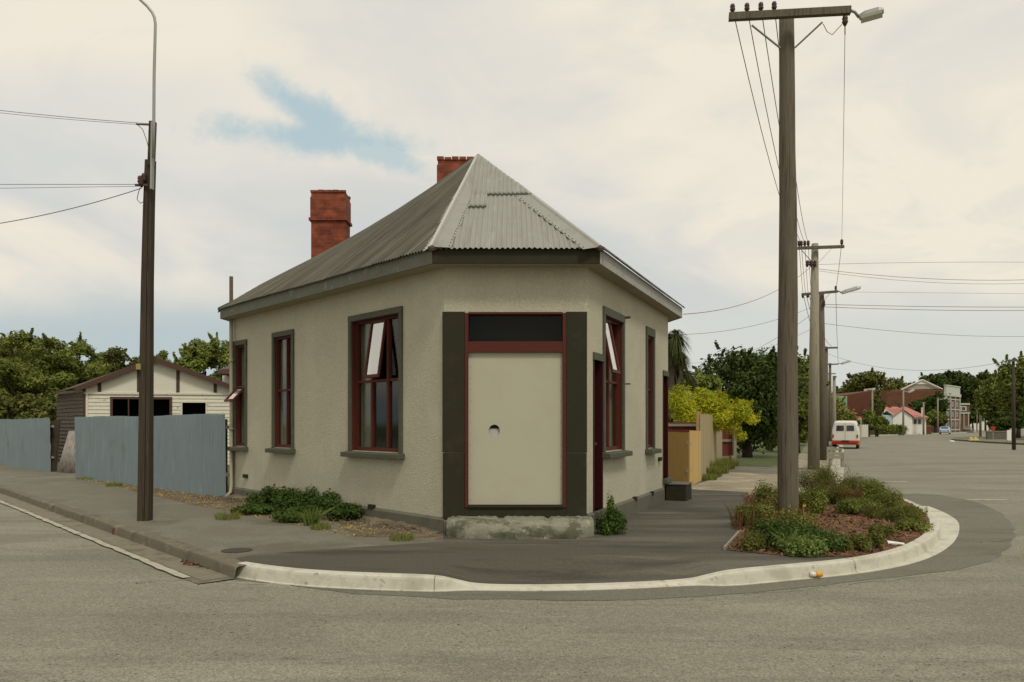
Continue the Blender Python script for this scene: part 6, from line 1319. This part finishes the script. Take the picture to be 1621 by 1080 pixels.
for k in range(4):
    z_ = hF*(k)/4+.3; m = MB(); m.fbox(FF, 0, LF, -.05, .12, z_, z_+.22); m.build('string_course', M_cornice, t)
for k in range(4): m = MB(); s_ = LF*k/3; m.fbox(FF, s_-.14 if k else 0, s_+.14, -.05, .18, .0, hF-1.2); m.build('pilaster', M_cornice, t)
for k in range(3):
    for j in range(3):
        m = MB(); s0 = LF*(k+.28)/3; s1 = LF*(k+.72)/3; z_ = 1.0+j*hF/4; m.fbox(FF, s0, s1, -.05, .03, z_, z_+hF*.13); m.build('window', M_winf, t)
t = b_obj('brick_annex', 1528, 195, 'lower brick annex with white-framed upper window right of the tall factory', 'building'); Zx = 192
bx(t, 'wall', M_bk, 1518, 1535, 640, 1080, Zx, 10); bx(t, 'cornice', M_cornice, 1517.5, 1535.5, 638.5, 641, Zx-.3, 10.4); bx(t, 'window', M_cornice, 1521, 1530, 643, 651, Zx-.15, .1); bx(t, 'window', M_winf, 1523, 1528, 644.5, 649.5, Zx-.2, .15)
bx(t, 'string_course', M_cornice, 1518, 1535.5, 653, 655, Zx-.2, .3); 
for px in (1519, 1526, 1533): bx(t, 'pilaster', M_cornice, px-.5, px+.5, 655, 680, Zx-.22, .3)
t = b_obj('white_building', 1550, 230, 'bright white building glimpsed through the trees at the end of the street', 'building'); bx(t, 'wall', M_wall, 1536, 1566, 650, 1080, 228, 10); gab(t, 'roof', M_grit, 1535, 1548, 1568, 650, 644, 228, 10, .3, .3)
for px in (1541, 1548, 1555): bx(t, 'window', M_winf, px, px+3, 659, 667, 227.9, .3)
t = b_obj('white_building', 1552, 250, 'taller pale building high behind the street-end trees', 'building'); bx(t, 'wall', M_wall, 1538, 1556, 604, 1080, 260, 8); bx(t, 'roof_slab', M_grit, 1537, 1557, 602, 604, 259.5, 9)
bx(t, 'window', M_winf, 1543, 1546, 612, 618, 259.9, .4); bx(t, 'window', M_winf, 1549, 1552, 612, 618, 259.9, .4)
# garden walls, fences
t = thing('picket_fence', (X(1366, 100), 100, 0), 'tall white picket fence behind the parked van', 'fence'); m = MB(); x0, x1 = X(1359, 100), X(1374.5, 100); n = 9
for i in range(n): a = x0+(x1-x0)*i/n; b = x0+(x1-x0)*(i+1)/n-.01; m.box(a, b, 100, 100.03, 0, H(672+(i % 2)*.8, 100))
m.build('pickets', MATS['white_paint'], t); m = MB(); m.box(x0, x1, 100.03, 100.1, .4, .5); m.build('rails', MATS['white_paint'], t)
t = thing('garden_wall', (X(1460, 138), 138, 0), 'low red brick garden wall in front of the white house', 'wall'); m = MB(); m.box(X(1446, 136), X(1474, 136), 136, 136.3, -.1, H(675, 136)); m.build('brickwork', M_bkred, t); m = MB(); m.box(X(1446, 136)-.05, X(1474, 136)+.05, 135.95, 136.35, H(675, 136), H(675, 136)+.08); m.build('coping', M_rail, t)
t = thing('garden_wall', (X(1434, 131), 131, 0), 'low white garden wall by the lamp pole', 'wall'); m = MB(); m.box(X(1431, 130), X(1437, 130), 130, 130.2, -.1, H(676.5, 130)); m.box(X(1437.3, 130), X(1443, 130), 130, 130.2, -.1, H(680.5, 130)); m.build('blockwork', M_wall, t)
t = thing('garden_wall', (X(1580, 82), 82, 0), 'dark low wall under the right-hand trees', 'wall'); m = MB(); m.box(X(1563, 84), X(1602, 84), 84, 84.3, -.05, H(683.5, 84)); m.build('blockwork', M_plinth, t); m = MB(); m.box(X(1563, 84)-.05, X(1602, 84), 83.95, 84.35, H(683.5, 84), H(683.5, 84)+.07); m.build('coping', M_rail, t)
t = thing('letter_box', (X(1573, 83), 83, 0), 'small bright red letter box at the dark low wall', 'letter box'); m = MB(); m.box(X(1570.7, 83), X(1575.5, 83), 83, 83.3, H(681.5, 83), H(675.5, 83)); m.build('box_body', mat('letterbox_red', (0.40, 0.03, 0.02), .5), t, bevel=.02); m = MB(); m.box(X(1572.6, 83), X(1573.6, 83), 83.1, 83.2, 0, H(681.5, 83)); m.build('post', M_rail, t)
t = thing('white_sign_board', (X(1598, 72), 72, 0), 'small white board at the foot of the right edge pole', 'board'); m = MB(); m.box(X(1594.5, 72), X(1601, 72), 72, 72.08, .12, H(681, 72)); m.build('panel', M_wall, t); m = MB(); m.box(X(1595, 72), X(1596, 72), 72.08, 72.15, 0, 1); m.build('leg', M_rail, t)
for i, px in enumerate((1539, 1549)):
    x, y = X(px, 78), 78+i*.3; t = thing('road_marker', (x, y, -.01), 'squat yellow kerb marker block, %s of the pair on the far corner' % ('left' if i == 0 else 'right'), 'marker', 'yellow kerb markers on the far corner'); m = MB(); m.hexa([(x-.22, y, -.02), (x+.25, y-.1, -.02), (x+.3, y+.25, -.02), (x-.18, y+.3, -.02), (x-.2, y, .3), (x-.02, y-.03, .32), (x+.02, y+.2, .32), (x-.16, y+.26, .3)]); m.build('block', mat('marker_yellow', (0.65, 0.50, 0.18), .6), t)
# low timber barrier pieces by the poles
for i, (px, py, w_) in enumerate(((1322, 722, 1.1), (1322, 729, 1.0), (1320, 713, 1.2))):
    Z = EYE*F/(py+9-HZ); x = X(px, Z); t = thing('timber_barrier', (x, Z, 0), ['middle weathered timber barrier at the kerb by the poles', 'nearest weathered timber barrier beside the pale pole', 'farthest timber barrier just before the van'][i], 'barrier', 'low timber barriers along the kerb'); m = MB(); m.box(x-w_*.3, x+w_*.35, Z, Z+.12, .28, .40); m.build('rail', M_concpole, t)
    for sx in (-.2, .25): m = MB(); m.box(x+sx*w_, x+sx*w_+.1, Z+.02, Z+.1, -.05, .28); m.build('post', M_rail, t)
# ------------------------------------------------------------------ distant trees and hedges
far = [((1385, 622), 205, 8.5, 6, 6.0, LM_olive, 'broad domed dark tree above the brick hall', 9000), ((1350, 630), 215, 7.0, 5, 4.5, LM_olive, 'rounded tree left of the domed tree on the skyline', 6000), ((1422, 628), 215, 5.5, 5, 5.0, LM_olive, 'dark tree between the brick hall and the warehouse', 6000),
       ((1470, 612), 235, 6, 5, 3.5, LM_dark, 'dark pine crown behind the warehouse roof', 4500), ((1508, 610), 235, 8, 6, 4.4, LM_dark, 'wide dark pine behind the tall factory', 8000), ((1535, 622), 230, 5.5, 5, 6, LM_dark, 'ragged dark pine right of the factory', 6000), ((1560, 606), 215, 4, 4, 3.5, LM_dark, 'loose dark pine crown at the end of the street', 3500), ((1540, 655), 205, 4, 3, 3, LM_dark, 'low dark branches over the brick annex', 2500), 
       ((1590, 635), 100, 3.3, 3, 4.0, LM_mid, 'big green tree at the right edge of the street', 16000), ((1612, 612), 92, 2.5, 2.5, 4.0, LM_mid, 'taller green tree cropped by the right edge', 9000), ((1577, 655), 108, 2.0, 2, 2.2, LM_dark, 'dark rounded tree in front of the right-hand trees', 6000), ((1595, 668), 88, 2.2, 1.6, 1.3, LM_dark, 'dark bush over the low wall on the right', 5000),
       ((1483, 643), 160, 2.2, 2.4, 3.2, LM_weed, 'bright green tree in front of the warehouse', 8000), ((1465, 648), 165, 4.2, 3, 2.6, LM_weed, 'green tree behind the pink roof', 6000), ((1480, 662), 150, 2.2, 2, 1.5, LM_mid, 'rounded bush behind the blue car', 4000), ((1490, 666), 158, 1.2, 1.2, 1.3, LM_dark, 'dark bush at the foot of the tall factory', 3000),
       ((1389, 640), 123, 1.0, 1.0, 2.9, LM_olive, 'narrow tree against the white parapet', 5000), ((1374, 664), 112, 1.1, 1.1, 1.2, LM_mid, 'bush between the red roof and the tee pole', 3500), ((1388, 670), 112, 1.8, 1.3, 1.3, LM_mid, 'hedge bush right of the tee pole', 3500), ((1343, 671), 93, 1.2, 1.1, .9, LM_olive, 'olive bush above the parked van', 3000),
       ((1318, 655), 108, .9, 1.0, 1.2, LM_mid, 'small tree left of the van roof', 2500), ((1300, 655), 85, 3.5, 3, 2.4, LM_mid, 'green trees behind the row of kerb poles', 6000)]
for i, ((px, py), Z, rx, ry, rz, lm, lab, n) in enumerate(far):
    tree('distant_tree', (X(px, Z), Z, -.1), (X(px, Z), Z, H(py, Z), rx, ry, rz), lm, lab, group='trees along the far street', nleaf=n, size=.0021*Z, ncl=30, seed=200+i, trunk_r=.22, clr=(.22, .4))
t = thing('hedge', (X(1418, 126), 126, 0), 'clipped green hedge in front of the white gable house', 'hedge'); cl = [(X(px, 126), 126, H(679.5, 126)-.1, .9, .6, .85) for px in range(1400, 1431, 4)]; V, Q = leaves(cl, 5000, .12); V[:, 2] = np.maximum(V[:, 2], 0); arr_obj('foliage', V, Q, LM_light, t)
# far wood closing the view between the houses and behind the yards
rs_ = np.random.RandomState(77)
cl = [(x, 140+rs_.uniform(-6, 6), rs_.uniform(.8, 2.6), 3.2, 2.5, rs_.uniform(1.8, 3.0)) for x in np.arange(-170, 50, 3.0)]
V, Q = leaves(cl, 26000, .32, rs=rs_); V[:, 2] = np.maximum(V[:, 2], 0); tag(arr_obj('distant_wood', V, Q, LM_olive), 'low dark belt of far-off trees closing the view behind the yards', kind='stuff')
